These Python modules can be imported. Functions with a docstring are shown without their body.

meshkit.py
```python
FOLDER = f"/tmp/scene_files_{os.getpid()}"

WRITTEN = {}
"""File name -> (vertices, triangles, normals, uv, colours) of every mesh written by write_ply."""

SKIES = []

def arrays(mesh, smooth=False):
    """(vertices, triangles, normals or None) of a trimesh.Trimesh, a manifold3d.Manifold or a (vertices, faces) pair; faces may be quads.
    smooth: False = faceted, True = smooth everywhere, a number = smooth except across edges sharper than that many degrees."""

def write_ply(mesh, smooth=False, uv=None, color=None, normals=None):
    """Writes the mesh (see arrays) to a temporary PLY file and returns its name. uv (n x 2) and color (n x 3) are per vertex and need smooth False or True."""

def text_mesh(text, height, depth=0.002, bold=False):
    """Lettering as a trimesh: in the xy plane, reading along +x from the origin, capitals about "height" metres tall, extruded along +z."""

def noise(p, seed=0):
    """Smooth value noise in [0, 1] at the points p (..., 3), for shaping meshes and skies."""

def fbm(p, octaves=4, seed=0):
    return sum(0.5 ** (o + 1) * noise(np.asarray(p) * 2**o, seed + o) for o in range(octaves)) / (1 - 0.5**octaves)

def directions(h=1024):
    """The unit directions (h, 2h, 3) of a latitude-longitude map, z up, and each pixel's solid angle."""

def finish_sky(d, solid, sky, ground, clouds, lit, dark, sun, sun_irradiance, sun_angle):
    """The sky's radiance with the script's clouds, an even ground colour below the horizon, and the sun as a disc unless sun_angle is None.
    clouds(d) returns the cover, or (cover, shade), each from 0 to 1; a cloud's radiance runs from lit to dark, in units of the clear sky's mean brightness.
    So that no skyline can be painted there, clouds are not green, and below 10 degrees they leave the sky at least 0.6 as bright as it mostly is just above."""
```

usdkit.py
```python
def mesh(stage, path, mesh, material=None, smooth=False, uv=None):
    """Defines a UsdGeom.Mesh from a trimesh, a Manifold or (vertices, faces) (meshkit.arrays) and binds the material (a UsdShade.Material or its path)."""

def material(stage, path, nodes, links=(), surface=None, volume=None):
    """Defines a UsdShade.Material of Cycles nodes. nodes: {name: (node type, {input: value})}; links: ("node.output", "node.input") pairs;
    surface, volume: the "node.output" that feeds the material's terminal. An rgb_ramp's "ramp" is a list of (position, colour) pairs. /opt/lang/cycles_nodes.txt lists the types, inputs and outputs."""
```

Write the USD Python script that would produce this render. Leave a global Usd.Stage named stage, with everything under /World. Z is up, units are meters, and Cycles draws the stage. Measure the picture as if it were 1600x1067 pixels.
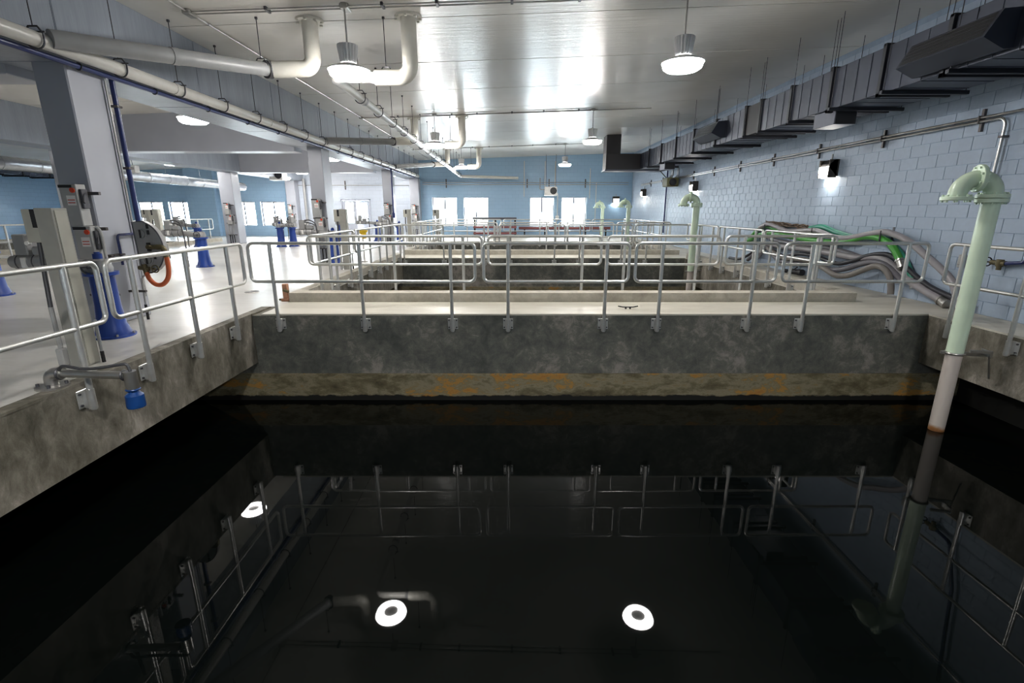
import math, random
import numpy as np, trimesh, usdkit, meshkit
from scipy.spatial import ConvexHull
from pxr import Usd, UsdGeom, UsdLux, UsdShade, Sdf, Gf

# ------------------------------------------------------------------ stage, camera, light, exposure
stage = Usd.Stage.CreateInMemory()
UsdGeom.SetStageUpAxis(stage, UsdGeom.Tokens.z)
UsdGeom.SetStageMetersPerUnit(stage, 1.0)
world = UsdGeom.Xform.Define(stage, '/World')
stage.SetDefaultPrim(world.GetPrim())
UsdGeom.Scope.Define(stage, '/World/Looks')

cam = UsdGeom.Camera.Define(stage, '/World/camera')
cam.AddTranslateOp().Set(Gf.Vec3d(0, 0, 1.545))
cam.AddRotateXOp().Set(75.0)
cam.CreateFocalLengthAttr(17.28)
cam.CreateHorizontalApertureAttr(36.0)
cam.CreateVerticalApertureAttr(24.0075)
cam.CreateClippingRangeAttr(Gf.Vec2f(0.05, 200))
EXPOSURE = 1.5
cam.CreateExposureAttr(EXPOSURE)
SKY = 3.0          # radiance of the bright overcast day outside the windows
LAMP = 62.0        # radiance of the pendant lamp lenses
WALL_LAMP = 22.0
BELL = 225.0       # radiance of the two shaded lamps above the camera's tank

sky = UsdLux.DomeLight.Define(stage, '/World/sky')
sky.CreateIntensityAttr(SKY)
sky.CreateColorAttr(Gf.Vec3f(0.86, 0.94, 1.0))

rng = random.Random(7)
PI = math.pi

# ------------------------------------------------------------------ materials
def mat(name, nodes, links, surface='p.BSDF'):
    return usdkit.material(stage, '/World/Looks/' + name, nodes, links, surface=surface)

def paint(name, col, rough=0.45, metal=0.0, vary=0.08, scale=6.0, bump=0.0, coat=0.0, spec=0.5):
    lo = [c * (1 - vary) for c in col]; hi = [min(1, c * (1 + vary)) for c in col]
    nodes = {'t': ('texture_coordinate', {}), 'n': ('noise_texture', {'scale': scale, 'detail': 4.0}),
             'r': ('rgb_ramp', {'ramp': [(0.3, lo), (0.7, hi)]}),
             'p': ('principled_bsdf', {'roughness': rough, 'metallic': metal, 'coat_weight': coat, 'specular_ior_level': spec})}
    links = [('t.object', 'n.vector'), ('n.fac', 'r.fac'), ('r.color', 'p.base_color')]
    if bump:
        nodes['b'] = ('bump', {'strength': bump, 'distance': 0.01})
        links += [('n.fac', 'b.height'), ('b.normal', 'p.normal')]
    return mat(name, nodes, links)

def emit(name, col, strength):
    return mat(name, {'p': ('emission', {'color': col, 'strength': strength})}, [], 'p.emission')

def concrete(name, ramp, rough=0.75, scale=1.2, bump=0.25, stretch=(1, 1, 1), spec=0.3, fine=9.0):
    nodes = {'g': ('geometry', {}), 'm': ('mapping', {'scale': stretch}),
             'a': ('noise_texture', {'scale': scale, 'detail': 9.0, 'roughness': 0.66, 'distortion': 0.3}),
             'c': ('noise_texture', {'scale': fine, 'detail': 8.0, 'roughness': 0.75, 'distortion': 0.45}),
             'x': ('mix_float', {'fac': 0.42}),
             'r': ('rgb_ramp', {'ramp': ramp}), 'b': ('bump', {'strength': bump, 'distance': 0.01}),
             'p': ('principled_bsdf', {'roughness': rough, 'specular_ior_level': spec})}
    links = [('g.position', 'm.vector'), ('m.vector', 'a.vector'), ('m.vector', 'c.vector'), ('a.fac', 'x.a'), ('c.fac', 'x.b'),
             ('x.result', 'r.fac'), ('r.color', 'p.base_color'), ('c.fac', 'b.height'), ('b.normal', 'p.normal')]
    return mat(name, nodes, links)

M = {}
M['wall_concrete'] = concrete('wall_concrete', [(0.3, (0.045, 0.05, 0.046)), (0.44, (0.095, 0.10, 0.09)), (0.52, (0.15, 0.15, 0.13)), (0.58, (0.27, 0.25, 0.22)), (0.75, (0.42, 0.385, 0.35))], scale=0.8, fine=6.0)
M['edge_concrete'] = concrete('edge_concrete', [(0.36, (0.055, 0.052, 0.038)), (0.46, (0.12, 0.11, 0.085)), (0.54, (0.19, 0.175, 0.145)), (0.60, (0.30, 0.275, 0.235)), (0.70, (0.44, 0.41, 0.36))], scale=1.5, stretch=(1, 1, 0.55), fine=7.0)
M['curb_concrete'] = concrete('curb_concrete', [(0.3, (0.26, 0.24, 0.20)), (0.5, (0.42, 0.39, 0.33)), (0.7, (0.58, 0.55, 0.48))], scale=1.6)
M['dark_concrete'] = concrete('dark_concrete', [(0.3, (0.012, 0.012, 0.011)), (0.7, (0.03, 0.03, 0.027))])
M['deck'] = concrete('deck', [(0.3, (0.44, 0.425, 0.39)), (0.5, (0.58, 0.565, 0.53)), (0.7, (0.66, 0.65, 0.62))], rough=0.28, scale=0.7, bump=0.04, spec=0.5, fine=3.0, stretch=(0.6, 1.6, 1))
M['walkway'] = concrete('walkway', [(0.3, (0.36, 0.34, 0.285)), (0.5, (0.50, 0.475, 0.41)), (0.7, (0.60, 0.575, 0.51))], rough=0.4, scale=0.8, bump=0.05, fine=3.0, stretch=(0.5, 2.0, 1))
# orange-stained band at the old water line, black with slime just above the water
M['stain_band'] = mat('stain_band', {
    'g': ('geometry', {}), 'm': ('mapping', {'scale': (1.0, 1.0, 2.2)}),
    'a': ('noise_texture', {'scale': 1.7, 'detail': 8.0, 'roughness': 0.7, 'distortion': 0.25}),
    'r': ('rgb_ramp', {'ramp': [(0.33, (0.06, 0.05, 0.025)), (0.46, (0.15, 0.128, 0.07)), (0.53, (0.25, 0.22, 0.145)), (0.585, (0.20, 0.165, 0.085)), (0.62, (0.40, 0.21, 0.045)), (0.72, (0.32, 0.14, 0.03))]}),
    's': ('separate_xyz', {}), 'n2': ('noise_texture', {'scale': 7.0, 'detail': 5.0}),
    'k': ('math', {'math_type': 'multiply_add', 'value2': 0.09}),
    'q': ('map_range', {'from_min': -1.285, 'from_max': -1.262, 'to_min': 0.0, 'to_max': 1.0, 'clamp': True}),
    'x': ('mix_color', {'a': (0.004, 0.004, 0.003)}),
    'p': ('principled_bsdf', {'roughness': 0.7})},
    [('g.position', 'm.vector'), ('m.vector', 'a.vector'), ('a.fac', 'r.fac'), ('g.position', 's.vector'), ('g.position', 'n2.vector'),
     ('n2.fac', 'k.value1'), ('s.z', 'k.value3'), ('k.value', 'q.value'), ('q.result', 'x.fac'), ('r.color', 'x.b'), ('x.result', 'p.base_color')])
M['water'] = mat('water', {
    'g': ('geometry', {}), 'n': ('noise_texture', {'scale': 2.2, 'detail': 2.0}), 'b': ('bump', {'strength': 0.05, 'distance': 0.004}),
    'p': ('principled_bsdf', {'base_color': (0.0012, 0.0018, 0.0016), 'roughness': 0.015, 'ior': 1.333, 'specular_ior_level': 0.34})},
    [('g.position', 'n.vector'), ('n.fac', 'b.height'), ('b.normal', 'p.normal')])
# glossy painted concrete planks: the finish marks run along the planks
M['ceiling_paint'] = mat('ceiling_paint', {
    'g': ('geometry', {}), 'm': ('mapping', {'scale': (0.9, 16.0, 1.0)}), 'n': ('noise_texture', {'scale': 1.0, 'detail': 5.0, 'roughness': 0.6}),
    'm2': ('mapping', {'scale': (0.5, 0.6, 0.5)}), 'n2': ('noise_texture', {'scale': 1.0, 'detail': 3.0}),
    'r': ('rgb_ramp', {'ramp': [(0.3, (0.60, 0.585, 0.545)), (0.7, (0.72, 0.70, 0.66))]}),
    'b': ('bump', {'strength': 0.55, 'distance': 0.015}),
    'p': ('principled_bsdf', {'roughness': 0.27, 'specular_ior_level': 0.5})},
    [('g.position', 'm.vector'), ('m.vector', 'n.vector'), ('g.position', 'm2.vector'), ('m2.vector', 'n2.vector'), ('n2.fac', 'r.fac'),
     ('r.color', 'p.base_color'), ('n.fac', 'b.height'), ('b.normal', 'p.normal')])
M['ceiling_gap'] = paint('ceiling_gap', (0.30, 0.28, 0.22), 0.8)
M['block_paint'] = paint('block_paint', (0.335, 0.41, 0.515), 0.46, vary=0.04, scale=14.0, bump=0.1, spec=0.35)
M['mortar_paint'] = paint('mortar_paint', (0.24, 0.32, 0.43), 0.6, vary=0.1)
def far_block(name, swap, c1, c2, mo):
    nodes = {'g': ('geometry', {}), 's': ('separate_xyz', {}), 'c': ('combine_xyz', {}),
             'k': ('brick_texture', {'color1': c1, 'color2': c2, 'mortar': mo, 'scale': 1.0, 'brick_width': 0.406, 'row_height': 0.203, 'mortar_size': 0.008, 'mortar_smooth': 0.3}),
             'b': ('bump', {'strength': 0.4, 'distance': 0.01, 'invert': True}), 'p': ('principled_bsdf', {'roughness': 0.4})}
    return mat(name, nodes, [('g.position', 's.vector'), ('s.%s' % swap, 'c.x'), ('s.z', 'c.y'), ('c.vector', 'k.vector'), ('k.color', 'p.base_color'), ('k.fac', 'b.height'), ('b.normal', 'p.normal')])
M['back_block'] = far_block('back_block', 'x', (0.28, 0.425, 0.585), (0.29, 0.44, 0.60), (0.24, 0.375, 0.525))
M['left_block'] = far_block('left_block', 'y', (0.28, 0.44, 0.63), (0.29, 0.455, 0.645), (0.24, 0.385, 0.56))
M['pale_block'] = far_block('pale_block', 'x', (0.42, 0.465, 0.54), (0.435, 0.48, 0.555), (0.37, 0.41, 0.48))
M['column_paint'] = paint('column_paint', (0.35, 0.365, 0.41), 0.4, vary=0.04, scale=2.0)
M['beam_paint'] = concrete('beam_paint', [(0.3, (0.19, 0.215, 0.255)), (0.5, (0.26, 0.29, 0.34)), (0.7, (0.32, 0.355, 0.41))], rough=0.4, scale=0.6, bump=0.05, stretch=(3, 3, 0.25))
M['aluminium'] = paint('aluminium', (0.66, 0.66, 0.64), 0.33, 0.75, vary=0.05, scale=20)
M['steel'] = paint('steel', (0.45, 0.44, 0.42), 0.32, 0.9, vary=0.08)
M['dark_steel'] = paint('dark_steel', (0.09, 0.09, 0.10), 0.45, 0.6)
M['strut'] = paint('strut', (0.13, 0.12, 0.12), 0.5, 0.7)
M['black'] = paint('black', (0.014, 0.014, 0.016), 0.5)
M['pipe_insulation'] = paint('pipe_insulation', (0.50, 0.49, 0.46), 0.38, vary=0.05)
M['pipe_grey'] = paint('pipe_grey', (0.27, 0.275, 0.28), 0.42, vary=0.06)
M['pipe_white'] = paint('pipe_white', (0.64, 0.62, 0.56), 0.4, vary=0.05)
M['blue_pipe'] = paint('blue_pipe', (0.010, 0.020, 0.105), 0.35)
M['actuator_blue'] = paint('actuator_blue', (0.016, 0.05, 0.26), 0.35)
M['sensor_blue'] = paint('sensor_blue', (0.004, 0.045, 0.19), 0.4)
M['machine_grey'] = paint('machine_grey', (0.29, 0.29, 0.29), 0.45, 0.2)
M['enclosure_grey'] = paint('enclosure_grey', (0.36, 0.36, 0.355), 0.42)
M['panel_beige'] = paint('panel_beige', (0.36, 0.35, 0.30), 0.5)
M['post_grey'] = paint('post_grey', (0.30, 0.295, 0.265), 0.5)
M['white_paint'] = paint('white_paint', (0.72, 0.71, 0.69), 0.45)
M['label_white'] = paint('label_white', (0.75, 0.74, 0.72), 0.6)
M['label_red'] = paint('label_red', (0.5, 0.10, 0.07), 0.6)
M['red'] = paint('red', (0.62, 0.06, 0.02), 0.4)
M['hose_orange'] = paint('hose_orange', (0.52, 0.11, 0.035), 0.5)
M['cable'] = paint('cable', (0.05, 0.05, 0.055), 0.5)
M['duct'] = paint('duct', (0.045, 0.053, 0.078), 0.45, 0.35, vary=0.07, scale=3)
M['duct_soffit'] = paint('duct_soffit', (0.11, 0.12, 0.155), 0.5, 0.2)
M['duct_flange'] = paint('duct_flange', (0.02, 0.022, 0.03), 0.5, 0.3)
M['duct_dark'] = paint('duct_dark', (0.028, 0.027, 0.03), 0.6)
M['galvanised'] = paint('galvanised', (0.55, 0.58, 0.62), 0.32, 0.85, vary=0.12, scale=5)
M['pale_green'] = paint('pale_green', (0.64, 0.77, 0.60), 0.28, vary=0.07, scale=3)
M['pale_pipe'] = mat('pale_pipe', {
    'g': ('geometry', {}), 's': ('separate_xyz', {}), 'n': ('noise_texture', {'scale': 9.0, 'detail': 4.0}),
    'k': ('math', {'math_type': 'multiply_add', 'value2': 0.12}),
    'q': ('map_range', {'from_min': -1.42, 'from_max': -0.1, 'clamp': True}),
    'r': ('rgb_ramp', {'ramp': [(0.0, (0.10, 0.07, 0.05)), (0.045, (0.16, 0.06, 0.015)), (0.09, (0.30, 0.14, 0.05)), (0.13, (0.50, 0.45, 0.41)), (1.0, (0.56, 0.50, 0.46))]}),
    'p': ('principled_bsdf', {'roughness': 0.5})},
    [('g.position', 's.vector'), ('g.position', 'n.vector'), ('n.fac', 'k.value1'), ('s.z', 'k.value3'), ('k.value', 'q.value'), ('q.result', 'r.fac'), ('r.color', 'p.base_color')])
M['hose_green'] = paint('hose_green', (0.06, 0.30, 0.045), 0.38)
M['hose_teal'] = paint('hose_teal', (0.03, 0.22, 0.15), 0.4)
M['hose_grey'] = paint('hose_grey', (0.26, 0.245, 0.26), 0.42)
M['hose_slate'] = paint('hose_slate', (0.13, 0.125, 0.145), 0.45)
M['hose_taupe'] = paint('hose_taupe', (0.17, 0.155, 0.145), 0.5)
M['hose_black'] = paint('hose_black', (0.02, 0.02, 0.028), 0.45)
M['rope'] = paint('rope', (0.12, 0.085, 0.062), 0.85, vary=0.4, scale=30)
M['heater_olive'] = paint('heater_olive', (0.13, 0.125, 0.05), 0.45)
M['maroon'] = paint('maroon', (0.17, 0.05, 0.05), 0.5)
M['yellow'] = paint('yellow', (0.75, 0.50, 0.02), 0.4)
M['copper'] = paint('copper', (0.44, 0.22, 0.13), 0.5)
M['bronze'] = paint('bronze', (0.05, 0.045, 0.04), 0.45, 0.5)
M['brass'] = paint('brass', (0.13, 0.11, 0.06), 0.5, 0.6)
M['window_frame'] = paint('window_frame', (0.035, 0.05, 0.09), 0.4)
M['door_paint'] = paint('door_paint', (0.34, 0.36, 0.42), 0.4)
M['reveal'] = paint('reveal', (0.62, 0.68, 0.76), 0.45)
M['glass'] = mat('glass', {'f': ('fresnel', {'IOR': 1.5}), 't': ('transparent_bsdf', {'color': (0.96, 0.98, 0.98)}), 'g': ('glossy_bsdf', {'color': (1, 1, 1), 'roughness': 0.02}), 'x': ('mix_closure', {})},
                 [('f.fac', 'x.fac'), ('t.BSDF', 'x.closure1'), ('g.BSDF', 'x.closure2')], 'x.closure')
M['lamp_lens'] = emit('lamp_lens', (1.0, 0.97, 0.93), LAMP)
M['bell_lens'] = emit('bell_lens', (1.0, 0.97, 0.93), BELL)
M['wall_lens'] = emit('wall_lens', (1.0, 0.97, 0.90), WALL_LAMP)
M['lamp_body'] = paint('lamp_body', (0.66, 0.66, 0.67), 0.4)

# ------------------------------------------------------------------ mesh building
_bp = np.array([(x, y, z) for x in (-1, 1) for y in (-1, 1) for z in (-1, 1)], float)
_unit = np.vstack([_bp * [1, .8, .8], _bp * [.8, 1, .8], _bp * [.8, .8, 1]])
_h = ConvexHull(_unit)
_bf = []
for s, e in zip(_h.simplices, _h.equations):
    a, b, c = _unit[s]
    _bf.append(s if np.dot(np.cross(b - a, c - a), e[:3]) > 0 else s[::-1])
_bf = np.array(_bf)
_boxf = np.array([(0, 1, 3), (0, 3, 2), (4, 6, 7), (4, 7, 5), (0, 4, 5), (0, 5, 1), (2, 3, 7), (2, 7, 6), (0, 2, 6), (0, 6, 4), (1, 5, 7), (1, 7, 3)])

def fillet(pts, r, n=5, closed=False):
    pts = [np.array(p, float) for p in pts]; out = []; N = len(pts)
    for i, p in enumerate(pts):
        if not closed and i in (0, N - 1):
            out.append(p); continue
        a, b = pts[i - 1] - p, pts[(i + 1) % N] - p
        la, lb = np.linalg.norm(a), np.linalg.norm(b); a, b = a / la, b / lb
        cosang = np.clip(np.dot(a, b), -1, 1); half = math.acos(cosang) / 2
        if half > 1.54:
            out.append(p); continue
        rr = min(r, 0.49 * min(la, lb) * math.tan(half))
        t = rr / math.tan(half); bis = (a + b) / np.linalg.norm(a + b); c = p + bis * rr / math.sin(half)
        u, v = p + a * t - c, p + b * t - c
        om = math.acos(np.clip(np.dot(u, v) / rr ** 2, -1, 1))
        for k in range(n + 1):
            s = k / n
            out.append(c + (math.sin((1 - s) * om) * u + math.sin(s * om) * v) / math.sin(om))
    return out

def spline(pts, n=8):
    P = np.array(pts, float); P = np.vstack([2 * P[0] - P[1], P, 2 * P[-1] - P[-2]]); out = []
    for i in range(1, len(P) - 2):
        for k in range(n):
            t = k / n
            out.append(0.5 * ((2 * P[i]) + (-P[i - 1] + P[i + 1]) * t + (2 * P[i - 1] - 5 * P[i] + 4 * P[i + 1] - P[i + 2]) * t * t + (-P[i - 1] + 3 * P[i] - 3 * P[i + 1] + P[i + 2]) * t ** 3))
    out.append(P[-2])
    return out

class MB:
    def __init__(self):
        self.v, self.f, self.n = [], [], 0
    def add(self, v, f):
        v = np.asarray(v, float); self.v.append(v); self.f.append(np.asarray(f, int) + self.n); self.n += len(v); return self
    def box(self, x0, x1, y0, y1, z0, z1, bev=0.0, rot=None, at=None):
        c = np.array([(x0 + x1) / 2, (y0 + y1) / 2, (z0 + z1) / 2]); h = np.array([x1 - x0, y1 - y0, z1 - z0]) / 2
        if bev > 0:
            b = min(bev, 0.9 * h.min()); q = h - b
            v = np.vstack([_bp * [h[0], q[1], q[2]], _bp * [q[0], h[1], q[2]], _bp * [q[0], q[1], h[2]]]); f = _bf
        else:
            v = _bp * h; f = _boxf
        v = v + c
        if rot is not None:
            o = np.zeros(3) if at is None else np.array(at); v = (v - o) @ rot.T + o
        return self.add(v, f)
    def tube(self, path, r, n=10, closed=False, caps=True):
        P = np.array(path, float); N = len(P)
        R = np.full(N, r) if np.ndim(r) == 0 else np.array(r, float)
        T = (np.roll(P, -1, 0) - np.roll(P, 1, 0)) if closed else np.gradient(P, axis=0)
        T /= np.linalg.norm(T, axis=1, keepdims=True)
        u = np.cross(T[0], [0, 0, 1.0]);
        if np.linalg.norm(u) < 1e-3: u = np.cross(T[0], [1.0, 0, 0])
        u /= np.linalg.norm(u); A = np.linspace(0, 2 * PI, n, endpoint=False); V = []
        for i in range(N):
            u = u - T[i] * np.dot(u, T[i]); u /= np.linalg.norm(u); w = np.cross(T[i], u)
            V.append(P[i] + R[i] * (np.cos(A)[:, None] * u + np.sin(A)[:, None] * w))
        V = np.vstack(V); F = []
        for i in range(N if closed else N - 1):
            j = (i + 1) % N
            for k in range(n):
                a, b, c, d = i * n + k, i * n + (k + 1) % n, j * n + (k + 1) % n, j * n + k
                F += [(a, b, c), (a, c, d)]
        if caps and not closed:
            o = len(V); V = np.vstack([V, V[:n], V[(N - 1) * n:N * n]])
            for k in range(1, n - 1):
                F += [(o, o + k + 1, o + k), (o + n, o + n + k, o + n + k + 1)]
        return self.add(V, F)
    def cyl(self, p0, p1, r, n=14, r1=None):
        return self.tube([p0, p1], [r, r if r1 is None else r1], n)
    def lathe(self, prof, c=(0, 0, 0), n=24, axis='z', ribs=None):
        A = np.linspace(0, 2 * PI, n, endpoint=False); V = []
        for i, (r, z) in enumerate(prof):
            rr = np.full(n, max(r, 1e-5))
            if ribs is not None and ribs[i]: rr = rr * np.where(np.arange(n) % 2 == 0, 1.0, 1 - ribs[i])
            V.append(np.stack([rr * np.cos(A), rr * np.sin(A), np.full(n, z)], 1))
        V = np.vstack(V)
        if axis == 'x': V = V[:, [2, 0, 1]]
        if axis == 'y': V = V[:, [1, 2, 0]]
        F = []
        for i in range(len(prof) - 1):
            for k in range(n):
                a, b, c_, d = i * n + k, i * n + (k + 1) % n, (i + 1) * n + (k + 1) % n, (i + 1) * n + k
                F += [(a, b, c_), (a, c_, d)]
        return self.add(V + np.array(c), F)
    def torus(self, c, R, r, axis='z', n=24, m=8):
        A = np.linspace(0, 2 * PI, n, endpoint=False); p = np.stack([R * np.cos(A), R * np.sin(A), 0 * A], 1)
        if axis == 'x': p = p[:, [2, 0, 1]]
        if axis == 'y': p = p[:, [1, 2, 0]]
        return self.tube(p + np.array(c), r, m, closed=True)
    def prism(self, poly, d0, d1, plane='xz'):
        """extrudes a convex or simple 2D outline; plane names the outline's axes, the third axis runs d0..d1"""
        t = trimesh.creation.extrude_polygon(poly, d1 - d0, engine='earcut'); v = np.array(t.vertices); f = np.array(t.faces)
        v[:, 2] += d0
        if plane == 'xz': v = v[:, [0, 2, 1]]; f = f[:, ::-1]
        if plane == 'yz': v = v[:, [2, 0, 1]]
        return self.add(v, f)
    def build(self, name, material, parent=None, smooth=32):
        path = unique(parent, name)
        usdkit.mesh(stage, path, (np.vstack(self.v), np.vstack(self.f)), M[material], smooth=smooth)
        return stage.GetPrimAtPath(path)

def each(mb, name, material, parent, smooth=32):
    off = 0; out = []
    for v, f in zip(mb.v, mb.f):
        m = MB(); m.add(v, f - off); off += len(v); out.append(m.build(name, material, parent, smooth))
    return out
_names = {}
def unique(parent, name):
    base = '/World' if parent is None else str(parent.GetPath())
    k = _names.get((base, name), 0); _names[(base, name)] = k + 1
    return f'{base}/{name}' + (f'_{k:03d}' if k else '')

def tag(o, label=None, cat=None, group=None, kind=None):
    for key, val in (('label', label), ('category', cat), ('group', group), ('kind', kind)):
        if val: o.SetCustomDataByKey(key, val)
    return o

def thing(name, label, cat, loc=(0, 0, 0), rotz=0.0, group=None, kind=None):
    x = UsdGeom.Xform.Define(stage, unique(None, name)); x.AddTranslateOp().Set(Gf.Vec3d(*map(float, loc))); x.AddRotateZOp().Set(float(rotz))
    return tag(x.GetPrim(), label, cat, group, kind)

def dup(root, name, label, loc, rotz=0.0, group=None):
    was = root.GetCustomData()
    r = thing(name, label, was['category'], loc, rotz, group or was.get('group'))
    r.GetReferences().AddInternalReference(root.GetPath()); r.SetInstanceable(True)
    return r

def once(cache, key, make, name, label, cat, loc, rotz=0.0, group=None):
    """the first of a kind is built, the others refer to it"""
    if key in cache:
        return dup(cache[key], name, label, loc, rotz, group)
    t = thing(name, label, cat, loc, rotz, group); make(t); cache[key] = t
    return t

ORD = ['first', 'second', 'third', 'fourth', 'fifth', 'sixth', 'seventh', 'eighth', 'ninth', 'tenth', 'eleventh', 'twelfth', 'thirteenth', 'fourteenth', 'fifteenth', 'sixteenth', 'seventeenth', 'eighteenth', 'nineteenth', 'twentieth', 'twenty-first', 'twenty-second']
from shapely.geometry import Polygon, box as sbox
def ceil_z(x): return 4.53 + 0.033 * x

# ------------------------------------------------------------------ structure: floor, tanks, water
XL, XR, YN, YB = -25.9, 7.15, -3.0, 30.6
LX, RX = -4.0, 6.4                        # inner faces of the nearest tank
T2L, T2R = -3.65, 5.75                    # tanks further on, inside their curbs
tanks = [(LX, RX, -0.4, 7.4), (T2L, T2R, 8.68, 16.5), (T2L, T2R, 17.98, 25.4)]
MIR = -18.7                               # the far side of the hall mirrors this side
deck = sbox(XL, YN, XR, YB)
for a, b, c, d in tanks: deck = deck.difference(sbox(a, c, b, d))
for a, b, c, d in tanks: deck = deck.difference(sbox(MIR - b, c, MIR - a, d))
fl = thing('floor', 'pale sealed concrete floor and walkways around the open tanks', 'floor', kind='structure')
MB().prism(deck.intersection(sbox(XL, YN, -4.14, YB)).union(deck.intersection(sbox(-4.15, 8.0, -3.85, YB))), -0.025, 0.0, 'xy').build('deck_surface', 'deck', fl, smooth=False)
MB().prism(deck.intersection(sbox(-4.14, YN, LX + .01, 8.0)), -0.025, 0.0, 'xy').build('bare_edge_strip', 'edge_concrete', fl, smooth=False)
MB().prism(deck.intersection(sbox(-3.85, YN, XR, YB)).difference(sbox(-4.2, YN, LX + .01, 8.0)), -0.025, 0.0, 'xy').build('walkway_surface', 'walkway', fl, smooth=False)
MB().prism(deck.buffer(-0.004, join_style=2), -0.78, -0.025, 'xy').build('slab_edge', 'edge_concrete', fl, smooth=False)
for i, (y0, y1) in enumerate(((7.4, 8.68), (16.5, 17.98), (25.4, 27.0))):
    w = thing('tank_wall', ['stained grey concrete cross wall at the far side of the nearest tank', 'stained concrete cross wall at the far side of the second tank', 'stained concrete cross wall at the far side of the third tank'][i], 'tank wall', kind='structure')
    xa, xb = (LX, RX) if i == 0 else (T2L, T2R)
    MB().box(xa + .003, xb - .003, y0 - .006, y0 + .4, -0.96, -0.027, 0.004).build('upper_face', 'wall_concrete', w, smooth=False)
    MB().box(-7.2, 7.14, y0 + .012, y1 - .1, -2.6, -0.79).build('wall_core', 'wall_concrete', w, smooth=False)
    MB().box(-6.8, 7.14, y0 - .035, y0 + .02, -2.0, -0.958, 0.012).build('stained_band', 'stain_band', w, smooth=False)
for i, (xa, xb, ya, yb) in enumerate(((-9.3, 7.25, -3, 30.5), (XL, -9.4, -3, 30.5))):
    b = MB(); t = .15
    b.box(xa, xa + t, ya, yb, -2.6, -0.70); b.box(xb - t, xb, ya, yb, -2.6, -0.70); b.box(xa, xb, ya, ya + t, -2.6, -0.70); b.box(xa, xb, yb - t, yb, -2.6, -0.70); b.box(xa, xb, ya, yb, -2.75, -2.6)
    tag(b.build('tank_basin', 'dark_concrete', None, smooth=False), ['dark concrete basin under the near row of tanks', 'dark concrete basin under the far row of tanks'][i], 'basin', kind='structure')
WZ = -1.40
for i, (xa, xb, ya, yb) in enumerate(((-9.1, 7.15, -2.8, 7.40), (-9.1, 7.15, 8.60, 16.5), (-9.1, 7.15, 17.9, 25.4), (XL + .2, -9.6, -2.8, 30.3))):
    q = trimesh.Trimesh([(xa, ya, WZ), (xb, ya, WZ), (xb, yb, WZ), (xa, yb, WZ)], [(0, 1, 2), (0, 2, 3)], process=False)
    tag(MB().add(q.vertices, q.faces).build('water', 'water', None, smooth=False), ['black still water filling the nearest tank, reflecting rails and lamps', 'dark water in the second tank', 'dark water in the third tank', 'dark water in the tanks beyond the columns'][i], 'water', kind='structure')

def make_curb(y0, y1, mirror=False):
    s = (lambda x: MIR - x) if mirror else (lambda x: x)
    o = [(s(-3.85), y0), (s(-3.85), y1), (s(T2L), y1), (s(T2L), y0 + .28), (s(T2R), y0 + .28), (s(T2R), y1), (s(5.95), y1), (s(5.95), y0)]
    return MB().prism(Polygon(o), 0.0, 0.16, 'xy')
for i, y0 in enumerate((8.4, 17.7)):
    tag(make_curb(y0, y0 + 8.0).build('curb', 'curb_concrete', None, smooth=False), ['low weathered concrete curb around the near edge of the second tank', 'low concrete curb around the near edge of the third tank'][i], 'curb', kind='structure')
    tag(make_curb(y0, y0 + 8.0, True).build('curb', 'curb_concrete', None, smooth=False), ['low concrete curb beyond the columns, nearer of two', 'low concrete curb beyond the columns, farther of two'][i], 'curb', kind='structure')

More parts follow.
